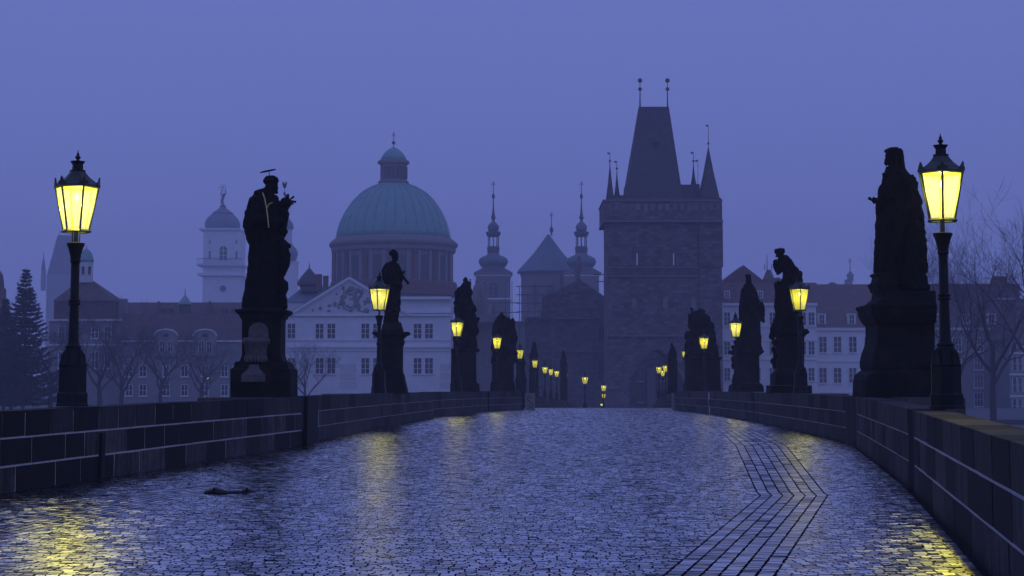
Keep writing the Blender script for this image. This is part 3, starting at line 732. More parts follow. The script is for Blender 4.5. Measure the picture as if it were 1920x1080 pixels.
# --- leaning figure
S = Sil(1420, 450, 3.6, 68.5)
rt = st_root(S, 215, 'dark statue bending forward over raised hands, on an ornate pedestal behind a lamp')
b = MB()
S.body(b, [(105,150,196),(125,142,214),(150,146,240),(180,160,262),(210,172,280),(232,178,300),(280,168,302),(330,150,300),(400,140,300),(470,136,298),(540,128,300),(612,120,310)], .8, 8, .06)
S.ball(b, 150, 95, 24, 27); S.ball(b, 130, 110, 8, 8); S.body(b, [(60,135,180),(68,120,186),(85,118,186),(96,130,180)], .9, 4, .06)
S.limb(b, [(190, 140, -.2), (175, 195, -.2), (135, 165, -.1), (120, 150, 0)], [28, 26, 20, 14]); S.ball(b, 128, 175, 20, 42); S.ball(b, 145, 215, 22, 18)
hand(S, b, 118, 150, -.2, -.8, 14)
S.ball(b, 140, 300, 24, 22); S.limb(b, [(135, 320, -.1), (150, 380, -.1), (140, 450, -.1), (160, 540, -.1)], [22, 30, 26, 34]); S.ball(b, 170, 275, 14, 14)
S.limb(b, [(150, 520, -.2), (110, 600, -.2), (130, 610, -.2)], [30, 26, 24]); S.ball(b, 285, 225, 20, 14)
remeshed('figure', b, 'statue', rt, .026, .055, .14)
z0 = base_z(68.5)
S.block([(600,100,340),(616,90,352),(626,92,354),(640,112,330),(655,120,322)], 'cornice', 'pedestal', rt)
S.block([(656,122,318),(700,120,320),(860,122,318),(885,112,322)], 'shaft', 'pedestal', rt)
b = MB(); 
for (x, y, r_) in ((105, 625, 22), (98, 650, 20), (115, 690, 18), (110, 740, 17), (118, 780, 16), (105, 820, 18), (112, 850, 16)): S.ball(b, x, y, r_, r_*1.3, -.05)
remeshed('carved_ornament', b, 'pedestal', rt, .03, .03, .1)
S.block([(886,104,326),(910,86,336),(960,84,340),(980,84,342)], 'plinth', 'pedestal', rt)
S.block([(981,58,370),(1036,56,372)], 'platform', 'pedestal', rt, depth=130, bot_z=z0)

# --- statue with a wing
S = Sil(1240, 500, 4.15, 101.0)
rt = st_root(S, 675, 'dark statue of a crowned saint with an angel wing at its side')
b = MB()
S.body(b, [(132,655,700),(150,642,716),(180,623,735),(230,618,737),(280,612,748),(350,609,758),(430,611,765),(500,594,768),(580,582,774),(650,576,778)], .8, 8, .06)
S.ball(b, 676, 112, 22, 30); S.body(b, [(62,654,696),(72,656,694),(95,658,694)], 1.0, 4, .02); S.ball(b, 660, 115, 6, 6)
S.ball(b, 690, 290, 34, 30, -.3); S.limb(b, [(650, 200, -.3), (640, 300, -.5), (690, 330, -.6)], [30, 30, 24]); S.limb(b, [(715, 210, -.2), (735, 290, -.4), (700, 340, -.6)], [28, 26, 20])
S.ball(b, 562, 628, 20, 18); hand(S, b, 692, 338, .5, .5, 16)
remeshed('figure', b, 'statue', rt, .036, .06, .18)
b = MB(); S.ball(b, 782, 350, 27, 84, .1, 12); S.ball(b, 755, 300, 22, 26, .05, 14); S.ball(b, 796, 400, 14, 42, .12, 8); remeshed('wing', b, 'statue', rt, .035, .03, .12)
z0 = base_z(101)
S.block([(646,530,792),(656,518,802),(668,524,796),(690,556,770)], 'cornice', 'pedestal', rt)
S.block([(691,564,764),(890,562,764),(905,556,770)], 'shaft', 'pedestal', rt)
b = MB(); S.ball(b, 556, 720, 16, 26, -.1); S.ball(b, 556, 770, 14, 30, -.1); S.ball(b, 560, 890, 16, 18, -.1); remeshed('carved_ornament', b, 'pedestal', rt, .04, .03, .1)
S.block([(906,552,772),(925,524,796),(980,518,802)], 'plinth', 'pedestal', rt, bot_z=z0)

# --- wide hunched group
S = Sil(1240, 500, 4.15, 129.5)
rt = st_root(S, 320, 'broad dark statue group with a sloping back before the tower')
b = MB()
S.body(b, [(352,232,318),(372,222,345),(400,214,375),(450,212,398),(500,226,408),(560,200,420),(620,184,430),(705,182,440)], .6, 7, .08)
S.limb(b, [(250, 380, 0), (240, 345, 0), (228, 322, 0)], [22, 13, 6]); S.ball(b, 292, 345, 22, 18); S.ball(b, 222, 378, 14, 14); S.ball(b, 205, 535, 26, 34); S.ball(b, 300, 420, 60, 60, -.6); S.limb(b, [(230, 460, -.4), (260, 520, -.6), (330, 500, -.7)], [26, 24, 20])
S.limb(b, [(318, 350, 0), (335, 342, 0)], [10, 6])
remeshed('figure_group', b, 'statue', rt, .045, .12, .25)
z0 = base_z(129.5)
S.block([(700,168,470),(714,168,472),(724,182,462)], 'cornice', 'pedestal', rt, depth=130)
S.block([(725,182,458),(900,180,462),(960,176,466),(985,172,470)], 'shaft', 'pedestal', rt, depth=130, bot_z=z0)

# --- tall pointed group
S = Sil(830, 500, 4.15, 101.0)
rt = st_root(S, 165, 'tall dark pointed statue group on a narrow pedestal')
b = MB()
S.body(b, [(118,172,214),(150,140,220),(180,112,222),(200,98,224),(280,96,226),(330,96,246),(410,98,262),(500,92,262),(590,88,252),(645,90,258)], .75, 7, .08)
S.limb(b, [(180, 140, 0), (178, 95, 0)], [20, 7]); S.limb(b, [(208, 150, 0), (212, 96, 0)], [16, 6]); S.ball(b, 178, 190, 40, 40, -.6); S.ball(b, 150, 300, 44, 60, -.6); S.ball(b, 232, 330, 26, 32, -.2); S.limb(b, [(240, 400, 0), (268, 412, 0), (276, 400, 0)], [18, 12, 6]); S.ball(b, 250, 500, 24, 44); S.limb(b, [(240, 600, 0), (262, 640, 0)], [20, 16]); S.limb(b, [(110, 210, -.3), (130, 330, -.5), (190, 420, -.6)], [26, 26, 22])
remeshed('figure_group', b, 'statue', rt, .036, .11, .20)
z0 = base_z(101)
S.block([(636,66,286),(650,64,290),(664,64,272)], 'cornice', 'pedestal', rt)
S.block([(665,66,262),(880,64,264),(905,62,268)], 'shaft', 'pedestal', rt)
S.block([(906,60,278),(920,58,286),(980,58,290)], 'plinth', 'pedestal', rt, bot_z=z0)

# --- two-part group on the crest, and its neighbour
S = Sil(830, 500, 4.15, 129.5)
rt = st_root(S, 470, 'broad dark two-peaked statue group on the bridge crest behind a lantern')
b = MB()
S.body(b, [(430,402,500),(450,396,540),(480,392,556),(520,388,568),(560,387,574),(650,387,574),(745,382,574)], .6, 7, .08)
S.limb(b, [(440, 450, 0), (452, 410, 0), (458, 378, 0)], [44, 30, 14]); S.ball(b, 475, 395, 14, 14); S.ball(b, 458, 408, 24, 26); S.ball(b, 540, 430, 20, 26); S.ball(b, 520, 460, 40, 40); S.ball(b, 430, 520, 40, 70, -.6); S.ball(b, 500, 600, 40, 60, -.7); S.limb(b, [(500, 420, 0), (512, 398, 0)], [16, 8])
remeshed('figure_group', b, 'statue', rt, .045, .12, .25)
z0 = base_z(129.5)
S.block([(735,374,560),(748,372,562),(760,384,555)], 'cornice', 'pedestal', rt)
S.block([(761,384,552),(890,382,554),(905,372,562),(985,368,566)], 'shaft', 'pedestal', rt, bot_z=z0)
S = Sil(830, 500, 4.15, 157.0)
rt = st_root(S, 605, 'dim stepped statue between the two-peaked group and the carved post')
b = MB(); S.body(b, [(640,590,618),(690,580,630),(740,575,634),(800,572,640),(880,568,650)], .8, 6, .08); S.ball(b, 603, 625, 13, 17); S.limb(b, [(620, 700, 0), (640, 760, 0)], [14, 10]); remeshed('figure', b, 'statue', rt, .06, .06, .3)
S.block([(870,564,652),(885,562,658),(900,568,650),(1010,566,652)], 'pedestal', 'pedestal', rt, bot_z=base_z(157))

def small_statue(ox, oy, z, d, secs, head, pedestal, label):
    S = Sil(ox, oy, z, d); rt = st_root(S, head[0], label)
    b = MB(); S.body(b, secs, .8, 6, .07); S.ball(b, *head)
    x0, x1 = secs[2][1], secs[2][2]; y = secs[2][0]
    S.limb(b, [(x0 + 4, y, -.1), (x0, y + 30, -.3), ((x0+x1)/2, y + 44, -.5)], [12, 12, 9])
    remeshed('figure', b, 'statue', rt, .06, .06, .3)
    S.block(pedestal[:2], 'cornice', 'pedestal', rt); S.block(pedestal[2:], 'shaft', 'pedestal', rt, bot_z=base_z(d))
small_statue(830, 500, 4.15, 188, [(612,700,726),(640,690,732),(680,684,738),(740,682,742),(800,676,744)], (712,602,13,18), [(796,668,750),(808,668,750),(809,674,744),(1015,672,746)], 'faint small statue behind the sixth lantern of the row')
small_statue(960, 640, 5.65, 225, [(120,528,556),(150,522,566),(190,518,572),(230,514,580),(260,512,584)], (541,108,10,15), [(258,506,590),(268,506,590),(269,512,584),(440,510,586)], 'faintest small statue beyond the four close lanterns')
small_statue(1240, 500, 4.15, 158, [(622,66,96),(650,62,112),(680,58,118),(740,52,122),(790,50,124)], (78,608,14,17), [(786,44,130),(798,44,130),(799,50,124),(1000,48,126)], 'faint narrow statue beside the gate lamps')

# ------------------------------------------------------------------ the far bank: buildings
def bx(mb, x0, x1, y0, y1, d, depth, ext=0.0):
    """box whose front face covers picture rectangle x0..x1, y0..y1 (y1 lower) at depth d"""
    a = P(x0, (y0+y1)/2, d); c = P(x1, (y0+y1)/2, d); mb.box(a.x - ext, c.x + ext, d - ext, d + depth + ext, PZ(y1, d), PZ(y0, d)); return mb
def part(parent, name, m, x0, x1, y0, y1, d, depth, ext=0.0):
    b = MB(); bx(b, x0, x1, y0, y1, d, depth, ext); return b.build(name, m, parent)
def gable(parent, name, m, pts, d, depth):
    b = MB(); q = [P(x, y, d) for x, y in pts]; b.prism([(p.x, p.z) for p in q], d, d + depth); return b.build(name, m, parent)
def hip(parent, name, m, x0, x1, ye, yr, d, depth, inl, inr, yb=None):
    """hipped roof: eaves at row ye, ridge at row yr"""
    b = MB(); xa, xb = PX(x0, d, ye), PX(x1, d, ye); za = PZ(ye, d); dm = d + depth/2; zr = P(PCX, yr, dm).z
    ra, rb = P(inl, yr, dm).x, P(inr, yr, dm).x
    b.add([(xa,d,za),(xb,d,za),(xb,d+depth,za),(xa,d+depth,za),(ra,dm,zr),(rb,dm,zr)], [(0,1,5,4),(1,2,5),(2,3,4,5),(3,0,4),(0,3,2,1)])
    return b.build(name, m, parent)
_WM = {}
_wr = random.Random(77)
def window(parent, x0, x1, y0, y1, d, cols=2, rows=2, sill=True, arch=False, surround='trim', name='window'):
    a, c = P(x0, (y0+y1)/2, d), P(x1, (y0+y1)/2, d); w_, h_ = c.x - a.x, PZ(y0, d) - PZ(y1, d)
    gm = _wr.choice(('pane', 'pane', 'pane_dim', 'pane_curtain'))
    key = (round(w_, 2), round(h_, 2), cols, rows, sill, arch, surround, gm)
    if key not in _WM:
        W, H = w_/2, h_/2
        b = MB()
        if arch:
            poly = [(-W,-H),(W,-H)] + [(W*math.cos(math.pi*k/8), H - W + W*math.sin(math.pi*k/8)) for k in range(9)]
            b.prism(poly, -.03, .12)
        else: b.box(-W, W, -.03, .12, -H, H)
        pane = b.mesh('pane', gm)
        f = MB(); t = max(.05, w_*.045)
        for i in range(1, cols): f.box(-W + w_*i/cols - t*(.9 if i*2 == cols else .5), -W + w_*i/cols + t*(.9 if i*2 == cols else .5), -.07, .02, -H, H if not arch else H - W*.15)
        for j in range(1, rows): f.box(-W, W, -.075, .02, -H + h_*j/rows - t*.6, -H + h_*j/rows + t*.6)
        f.box(-W - t*1.4, -W + t*.4, -.12, .05, -H, H - (W if arch else 0)); f.box(W - t*.4, W + t*1.4, -.12, .05, -H, H - (W if arch else 0)); f.box(-W, W, -.10, .03, -H - .001, -H + t*.8)
        if not arch: f.box(-W - t*1.4, W + t*1.4, -.125, .05, H + .001, H + t*1.3)
        fr = f.mesh('window_frame', surround)
        s_ = MB(); s_.box(-W - .22, W + .22, -.28, .05, -H - .20, -H - .02); sm = s_.mesh('window_sill', 'trim')
        _WM[key] = (pane, fr, sm)
    pane, fr, sm = _WM[key]
    o = put(name, pane, parent, ((a.x+c.x)/2, d, (PZ(y0,d)+PZ(y1,d))/2))
    k = bpy.data.objects.new('window_frame', fr); COL.objects.link(k); k.parent = o
    if sill: k = bpy.data.objects.new('window_sill', sm); COL.objects.link(k); k.parent = o
    return o
def turn(parent, name, m, cxp, d, prof, n=16, smooth=True, rot=0.0):
    """turned shape from a profile of (half width px, row)"""
    b = MB(); b.lathe([(r/FOC*d, PZ(y, d)) for r, y in reversed(prof)], n, (PX(cxp, d, prof[0][1]), d, 0), rot); return b.build(name, m, parent, smooth)
def finial(parent, cxp, ytop, ybot, d, ball=3, cross=True, m='copper_deep'):
    b = MB(); x = PX(cxp, d, ybot); k = d/FOC; z0, z1 = PZ(ybot, d), PZ(ytop, d)
    b.tube((x,d,z0), (x,d,z1), .9*k, .5*k, 5)
    if ball: b.ell((x,d,z0 + (z1-z0)*.35), (ball*k,)*3, 8, 6)
    if cross:
        b.tube((x-4*k,d,z0+(z1-z0)*.78), (x+4*k,d,z0+(z1-z0)*.78), .7*k, .7*k, 5)
        b.tube((x-2.6*k,d,z0+(z1-z0)*.90), (x+2.6*k,d,z0+(z1-z0)*.90), .6*k, .6*k, 5)
    return b.build('finial', m, parent)
def bld(name, px, d, label, cat='building', group='buildings on the far bank'):
    return thing(name, (PX(px, d, 745), d, -2.75), label, cat, group)
GRD = 805   # a row safely below everything visible on the far bank

# --- domed church
D = 513
r = bld('domed_church', 738, D, 'round-drummed church with a great ribbed green copper dome and lantern', 'church')
turn(r, 'drum', 'stone_grey', 738, D, [(112,462),(112,553),(113,556),(113,GRD)], 32, False)
turn(r, 'cornice', 'stone_grey', 738, D, [(106,447),(112,450),(121,458),(121,462),(117,467),(117,473),(113,477)], 32, False)
turn(r, 'base_ring', 'brick_far', 738, D, [(117,530),(119,534),(119,556)], 32, False)
dome = turn(r, 'dome', 'copper', 738, D, [(28,345),(44,352),(62,363),(78,379),(91,398),(100,418),(105,436),(107,450)], 48)
b = MB(); c = P(738, 450, D); k = D/FOC
dp = [(29,345.5),(44,351),(62,362),(78,378),(91,397),(101,418),(106,436),(108,449)]
for j in range(32):
    a = 2*math.pi*(j + .5)/32; pts = [Vector((c.x + r_*k*math.cos(a), D + r_*k*math.sin(a), PZ(y, D))) for r_, y in dp]
    b.path(pts, [.07]*8, 5)
b.build('rib', 'copper', dome)
turn(r, 'lantern', 'stone_grey', 738, D, [(27,305),(26,308),(25,312),(25,338),(29,341),(29,346)], 16, False)
turn(r, 'lantern_cornice', 'stone_grey', 738, D, [(26,300),(30,303),(30,307),(26,309)], 16, False)
turn(r, 'lantern_dome', 'copper', 738, D, [(2,276),(8,279),(16,285),(22,293),(25,301)], 16)
finial(r, 738, 247, 279, D, 3.5)
for j in range(9):                                        # lantern openings and drum windows, with pilasters
    a = math.pi + math.pi*(j + .5)/9 ; x = c.x + 25*k*math.cos(a); y = D + 25*k*math.sin(a)
    b = MB(); b.box(-.45, .45, -.05, .2, PZ(336,D), PZ(314,D)); o = put('lantern_opening', b.mesh('lantern_opening', 'shutter'), r, (x, y, 0)); o.rotation_euler.z = a + math.pi/2
for j in range(8):
    a = math.pi + math.pi*(j + .5)/8; x = c.x + 112.3*k*math.cos(a); y = D + 112.3*k*math.sin(a)
    b = MB(); W, z0, z1 = 1.05, PZ(534,D), PZ(484,D)
    b.prism([(-W,z0),(W,z0)] + [(W*math.cos(math.pi*q/8), z1 - W*.5 + W*.5*math.sin(math.pi*q/8)) for q in range(9)], -.12, .3)
    o = put('drum_window', b.mesh('drum_window', 'shutter'), r, (x, y, 0)); o.rotation_euler.z = a + math.pi/2
for j in range(8):
    for e in (-.105, .0, .105):
        a = math.pi + math.pi*j/8 + e*.9 + 0.0; x = c.x + 113*k*math.cos(a); y = D + 113*k*math.sin(a)
        if not (math.pi - .05 < a < 2*math.pi + .05): continue
        b = MB(); b.box(-.42, .42, -.35, .3, PZ(533,D), PZ(476,D)); o = put('pilaster', b.mesh('pilaster', 'plaster_grey' if e else 'brick_far'), r, (x, y, 0)); o.rotation_euler.z = a + math.pi/2

# --- white monastery front with pediment
D = 392
r = bld('monastery', 690, D, 'long white two-storey front with a carved triangular pediment', 'building')
part(r, 'wall', 'plaster_white', 536, 845, 592, GRD, D, 18)
part(r, 'attic', 'plaster_white', 700, 845, 556, 591.6, D + 1.0, 16)
gable(r, 'pediment', 'plaster_pale', [(546,590),(764,590),(655,523)], D - .3, 12)
b = MB()
for (x0, y0, x1, y1) in ((540,591,655,521),(655,521,770,591)):
    p0, p1 = P(x0, y0, D - .8), P(x1, y1, D - .8); b.tube(p0, p1, .32, .32, 4)
b.build('pediment_moulding', 'trim', r)
gable(r, 'roof', 'copper_dark', [(540,588),(655,516),(770,588)], D + 12, 8)
b = MB(); rr_ = random.Random(4); k = D/FOC                                  # carved arms and trophies
for i in range(70):
    x = rr_.gauss(655, 34); lim = 523 + abs(x - 655)*.615 + 9
    if lim > 584: continue
    y = rr_.uniform(lim, 585); s_ = rr_.uniform(1.5, 4.5); q = P(x, y, D - .35); b.ell(q, (s_*k, .25, s_*k*rr_.uniform(.5,1.3)), 7, 5)
for rr0 in (12, 17):
    pts = [P(655 + rr0*math.cos(t)*.9, 563 + rr0*math.sin(t)*1.1, D - .5) for t in (2*math.pi*q/16 for q in range(17))]; b.path(pts, [.16]*17, 5)
b.ell(P(655, 542, D - .5), (.5, .3, .45), 8, 6); remeshed('carved_arms', b, 'plaster_grey', r, .16, .0, 1.0, 1)['kind'] = 'stuff'
for (y0, y1, e) in ((588.5,592.5,.55),(636,639,.2),(648.5,652,.45),(655,657.5,.3)):
    part(r, 'cornice', 'trim', 536.5, 845.5, y0, y1, D - e, e - .02)
part(r, 'attic_cornice', 'trim', 745, 846, 556, 561, D - .4, 1.38)
part(r, 'attic_band', 'trim', 756, 846, 583, 587, D - .35, 1.33)
for x0 in (591.3, 613.3, 677, 699, 775, 796.3, 506, 530, 538.5):
    if x0 < 536.2: continue
    for (y0, y1) in ((607, 635), (671.5, 701)):
        window(r, x0 + .6, x0 + 15.4, y0, y1, D, 2, 3, True)
for (x0, x1) in ((637, 668), (825, 844.8), (560, 578)):                       # rusticated bands
    for y in (682, 698, 715): part(r, 'band_course', 'plaster_pale', x0, x1, y, y + 13.6, D - .07, .06)
# --- low roofs and chimneys left of the dome
D = 421
r = bld('hipped_house', 585, D, 'low pale house with hipped roof, small cupola and two chimneys left of the dome')
part(r, 'wall', 'plaster_pale', 535, 640, 566, GRD, D, 14); hip(r, 'roof', 'copper_dark', 533, 642, 566, 536, D - .4, 15, 570, 625)
turn(r, 'cupola', 'slate', 580, D + 4, [(1,502),(6,508),(14,517),(22,528),(23,534),(17,538),(17,548)], 8, False); finial(r, 580, 492, 503, D + 4, 1.6, False)
part(r, 'chimney', 'brick_far', 592, 603, 514, 545, D + 2, 1.2); part(r, 'chimney', 'brick_far', 605.5, 615, 517, 545, D + 2, 1.2)

# --- onion tower behind the friar statue
D = 810
r = bld('onion_tower', 541, D, 'slim white church tower with green onion cap partly behind the friar statue', 'tower')
part(r, 'wall', 'plaster_white', 524, 556, 492, GRD, D - 1.7, 3.6); part(r, 'cornice', 'trim', 521, 559, 489, 493, D - 2.0, 4.2)
turn(r, 'onion', 'copper_dark', 541, D, [(6,456),(9,460),(16,468),(18,476),(16,484),(14,490)], 12)
turn(r, 'lantern', 'plaster_pale', 541, D, [(7,430),(7,456)], 8, False); turn(r, 'cap', 'copper_dark', 541, D, [(1,408),(3,412),(8,418),(10,425),(9,430)], 12); finial(r, 541, 385, 410, D, 2)

# --- astronomical tower
D = 918
r = bld('observatory_tower', 418, D, 'pale square tower with railed gallery, bell roof and a figure on top', 'tower')
K = D/FOC; cxx = PX(418, D, 500)
def sq(name, m, x0, x1, y0, y1, e=0): b = MB(); h = (x1-x0)/2*K + e; xm = PX((x0+x1)/2, D, (y0+y1)/2); b.box(xm-h, xm+h, D-h, D+h, PZ(y1,D), PZ(y0,D)); return b.build(name, m, r)
sq('wall', 'plaster_white', 384, 453, 434.2, GRD); sq('cornice', 'trim', 379, 457, 431, 434); sq('entablature', 'trim', 377, 459, 514, 519)
sq('balcony', 'plaster_pale', 376, 460, 497, 501)
FD = D - 34.5*K
b = MB(); h = 42*K
for i in range(22):
    x = cxx - h + 2*h*i/21; b.box(x-.06, x+.06, D-h, D-h+.12, PZ(497,D), PZ(488,D))
b.box(cxx-h, cxx+h, D-h-.02, D-h+.14, PZ(488,D), PZ(487,D)); b.build('railing', 'shutter', r)
b = MB(); pts = [P(418 + 33*math.cos(t), 517 - 12*math.sin(t), FD - .25) for t in (math.pi*q/10 for q in range(11))]; b.path(pts, [.25]*11, 5); b.build('pediment_arch', 'trim', r)
window(r, 411.5, 426, 461, 488, FD, 2, 3, False, True, 'trim')
for x in (391.5, 441.5):
    window(r, x, x + 3.5, 471, 486, FD, 1, 2, False); window(r, x + .4, x + 3.2, 451, 457, FD, 1, 1, False)
b = MB(); c = P(418, 541, FD); b.lathe([(6*K, 0), (6*K, .25)], 16); 
me = b.mesh('clock', 'shutter'); o = put('clock', me, r, c); o.rotation_euler.x = R(90)
turn(r, 'bell_roof', 'copper_dark', 418, D, [(5,388),(9,392),(15,396),(21,400),(20,402),(24,404),(30,410),(34,418),(34,424),(32,428),(36,431.5)], 8, False, R(22.5))
b = MB(); k = K
for pts, rad in (([(418,386),(416,376),(419,368),(420,362)], [2.6,3.2,3.0,1.6]), ([(419,370),(424,362),(422,356)], [1.4,1.2,1.0]), ([(418,370),(414,362),(417,356)], [1.4,1.2,1.0])):
    b.path([P(x, y, D) for x, y in pts], [q*k for q in rad], 6)
b.ell(P(419.5, 364, D), (1.7*k,)*3, 7, 5)
for ax in range(3):
    pts = [P(418, 351, D) + Vector((6*k*math.cos(t) if ax != 0 else 0, 6*k*(math.sin(t) if ax == 1 else math.cos(t) if ax == 0 else 0), 6*k*math.sin(t) if ax != 1 else 0)) for t in (2*math.pi*q/14 for q in range(15))]; b.path(pts, [.09]*15, 4)
b.build('globe_bearer', 'copper_deep', r); turn(r, 'figure_base', 'copper_deep', 418, D, [(3,384),(6,386),(5,389)], 8, False)

# --- town hall tower far left
D = 1485
r = bld('gothic_tower', 112, D, 'hazy gothic tower with steep roof and corner turrets behind the first lamp', 'tower')
part(r, 'wall', 'stone_grey', 84, 142, 515, GRD, D, 10); gable(r, 'roof', 'slate', [(88,515),(142,515),(134,441),(108,441)], D + 1, 8)
for x in (82, 141): turn(r, 'turret', 'stone_grey', x, D, [(4,505),(5,520),(5,545)], 8, False); turn(r, 'turret_spire', 'slate', x, D, [(.4,478),(4.5,506)], 8, False)
finial(r, 112, 432, 441, D, 0, False); finial(r, 82, 472, 480, D, 0, False)

# --- dome and small building at the left edge
D = 446
r = bld('edge_turret', 2, D, 'dim dark domed turret cut by the picture edge', 'tower')
turn(r, 'wall', 'brick_far', 0, D, [(9,540),(12,543),(12,GRD)], 12, False); turn(r, 'cap', 'slate', 0, D, [(1,508),(6,516),(8,528),(9,541)], 12)

# --- pavilion with cupola
D = 385
r = bld('pavilion', 160, D, 'square pavilion with brown hipped roof and a green-domed cupola behind the first lamp')
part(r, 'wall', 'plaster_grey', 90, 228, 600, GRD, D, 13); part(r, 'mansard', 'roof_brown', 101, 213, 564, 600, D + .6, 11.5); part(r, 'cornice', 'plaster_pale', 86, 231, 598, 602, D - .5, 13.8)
hip(r, 'roof', 'roof_brown', 99, 215, 564, 527, D, 12.6, 148, 176)
turn(r, 'cupola', 'plaster_pale', 162, D + 6, [(13,491),(13,530)], 8, False); turn(r, 'cupola_dome', 'copper', 162, D + 6, [(1,466),(6,469),(11,476),(14,486),(15,491)], 12); finial(r, 162, 460, 468, D + 6, 0, False)
for x in (153, 165): window(r, x, x + 6, 499, 515, D + 6 - 13*D/FOC, 1, 1, False, True)
for x in (110, 132, 172, 196): window(r, x, x + 12, 612, 634, D, 2, 2); window(r, x, x + 12, 660, 690, D, 2, 2)
part(r, 'cornice', 'plaster_pale', 89, 229, 645, 648, D - .25, .24); part(r, 'chimney', 'plaster_grey', 213, 235, 560, 600, D + 5, 2.5)

# --- long tiled building with arched dormer gables
D = 378
r = bld('long_tiled_building', 340, D, 'long grey building with brown tiled roof and two big arched dormers')
part(r, 'wall', 'plaster_grey', 226, 452, 638, GRD, D, 14)
b = MB(); a_, c_ = PX(222, D, 640), PX(455, D, 640); zr = P(PCX, 588, D + 5).z; b.add([(a_,D-.3,PZ(640,D)),(c_,D-.3,PZ(640,D)),(c_,D+5,zr),(a_,D+5,zr)], [(0,1,2,3)]); b.add([(a_,D+5.02,zr),(c_,D+5.02,zr),(c_,D+5.02,zr-6),(a_,D+5.02,zr-6)], [(0,1,2,3)]); b.build('roof', 'roof_brown', r)
part(r, 'eaves', 'plaster_pale', 224, 453, 638, 641, D - .5, .5)
for x0 in (290, 363):
    x1 = x0 + 44; b = MB(); W = (PX(x1,D)-PX(x0,D))/2; xm = PX((x0+x1)/2, D, 640); z0, z1 = PZ(668,D), PZ(618,D)
    poly = [(xm-W,z0),(xm+W,z0)] + [(xm+W*math.cos(math.pi*q/12), z1-W*.55+W*.55*math.sin(math.pi*q/12)) for q in range(13)]
    b.prism(poly, D-.7, D+3.5); dg_ = b.build('dormer_gable', 'plaster_grey', r)
    b = MB(); pts = [Vector((x_, D-.75, z_)) for x_, z_ in poly[2:]]; b.path(pts, [.18]*13, 5); b.build('arch_moulding', 'plaster_pale', dg_)
    b = MB(); b.ell((xm, D-.7, PZ(629,D)), (.55,.12,.35), 10, 6); b.build('oval_window', 'pane', dg_)
    for q in (x0 + 10, x0 + 25): window(r, q, q + 9, 640, 660, D - .7, 2, 2, False)
for x0 in (236, 262, 306, 340, 378, 415, 437): window(r, x0, x0 + 12, 686, 706, D, 2, 2); window(r, x0, x0 + 12, 722, 742, D, 2, 2)
D = 418
r = bld('rear_range', 350, D, 'long dim roof line with small green cupola and chimneys behind the tiled building')
part(r, 'wall', 'plaster_grey', 212, 460, 590, GRD, D, 10); hip(r, 'roof', 'roof_brown', 208, 465, 592, 567, D - .3, 11, 216, 458)
turn(r, 'cupola', 'shutter', 347, D, [(11,571),(11,592)], 8, False); turn(r, 'cupola_roof', 'copper', 347, D, [(1,553),(4,557),(9,563),(12,569),(13,571)], 10); finial(r, 347, 540, 554, D, 1.2, False)
for x0 in (297, 312, 388, 415, 432): part(r, 'dormer', 'roof_brown', x0, x0 + 9, 578, 590, D - .5, 4)
for x0 in (295, 391): part(r, 'chimney', 'brick_far', x0, x0 + 4, 565, 576, D + 3, 1)

# --- twin-towered church
D = 580
r = bld('twin_tower_church', 1005, D, 'grey church with two onion-capped spires and a tent-roofed dome between', 'church')
K = D/FOC
def spire(cx0, dx, D):
    K = D/FOC
    def sq(name, m, hw, y0, y1): b = MB(); h = hw*K; xm = PX(cx0, D, (y0+y1)/2); b.box(xm-h, xm+h, D-h, D+h, PZ(y1,D), PZ(y0,D)); return b.build(name, m, r)
    tw = sq('tower', 'stone_grey', 32, 516, GRD); sq('tower_cornice', 'stone_grey', 36, 512, 515.8); 
    for y in (516.5, 560): sq('string_course', 'trim', 33.2, y, y + 3)
    turn(r, 'eaves', 'copper_deep', cx0, D, [(30,504),(48,512)], 4, False, R(45))
    turn(r, 'onion', 'copper_dark', cx0, D, [(10,473),(12,478),(20,481),(26,485),(28,491),(25,498),(20,503),(24,506),(31,508)], 16)
    turn(r, 'lantern_base', 'copper_deep', cx0, D, [(10,462),(12,464),(11,476)], 8, False)
    for q in range(8):
        a = 2*math.pi*q/8; x = PX(cx0, D, 450) + 9.5*K*math.cos(a); y = D + 9.5*K*math.sin(a)
        b = MB(); b.tube((x,y,PZ(464,D)), (x,y,PZ(443,D)), .16, .16, 6); b.build('lantern_post', 'copper_deep', r)
    turn(r, 'lantern_cap', 'copper_deep', cx0, D, [(9,433),(14,435),(14,438),(11,444)], 8, False)
    turn(r, 'upper_onion', 'copper_dark', cx0, D, [(2,413),(4,417),(8,420),(11,425),(10,431),(8,434)], 12)
    turn(r, 'needle', 'copper_deep', cx0, D, [(.8,372),(1.4,390),(3,404),(4.6,408),(2,414)], 8, False); turn(r, 'ball', 'copper_deep', cx0, D, [(.5,363),(2.5,365),(3,368),(2.5,371),(.6,374)], 8)
    finial(r, cx0, 340, 366, D, 0)
    FD = D - 32*K
    window(r, cx0 - 9, cx0 + 9, 529, 562, FD, 2, 4, False, True, 'stone_grey', 'belfry_opening')
spire(925, 0, D); spire(1090, 0, D + 20)
D2 = 614
turn(r, 'crossing_drum', 'stone_grey', 1028, D2, [(56,511),(57,515),(55,519),(55,GRD)], 8, False, R(22.5))
turn(r, 'tent_roof', 'copper_dark', 1028, D2, [(2,440),(30,476),(63,510),(63,512)], 8, False, R(22.5))
turn(r, 'tent_ball', 'copper_deep', 1034, D2, [(1,425),(3.5,429),(3.5,433),(1.5,437),(1.5,442)], 8); finial(r, 1034, 398, 428, D2, 0)
for x in (996, 1026): window(r, x, x + 14, 532, 572, D2 - 54*D2/FOC, 2, 4, False, True, 'stone_grey')
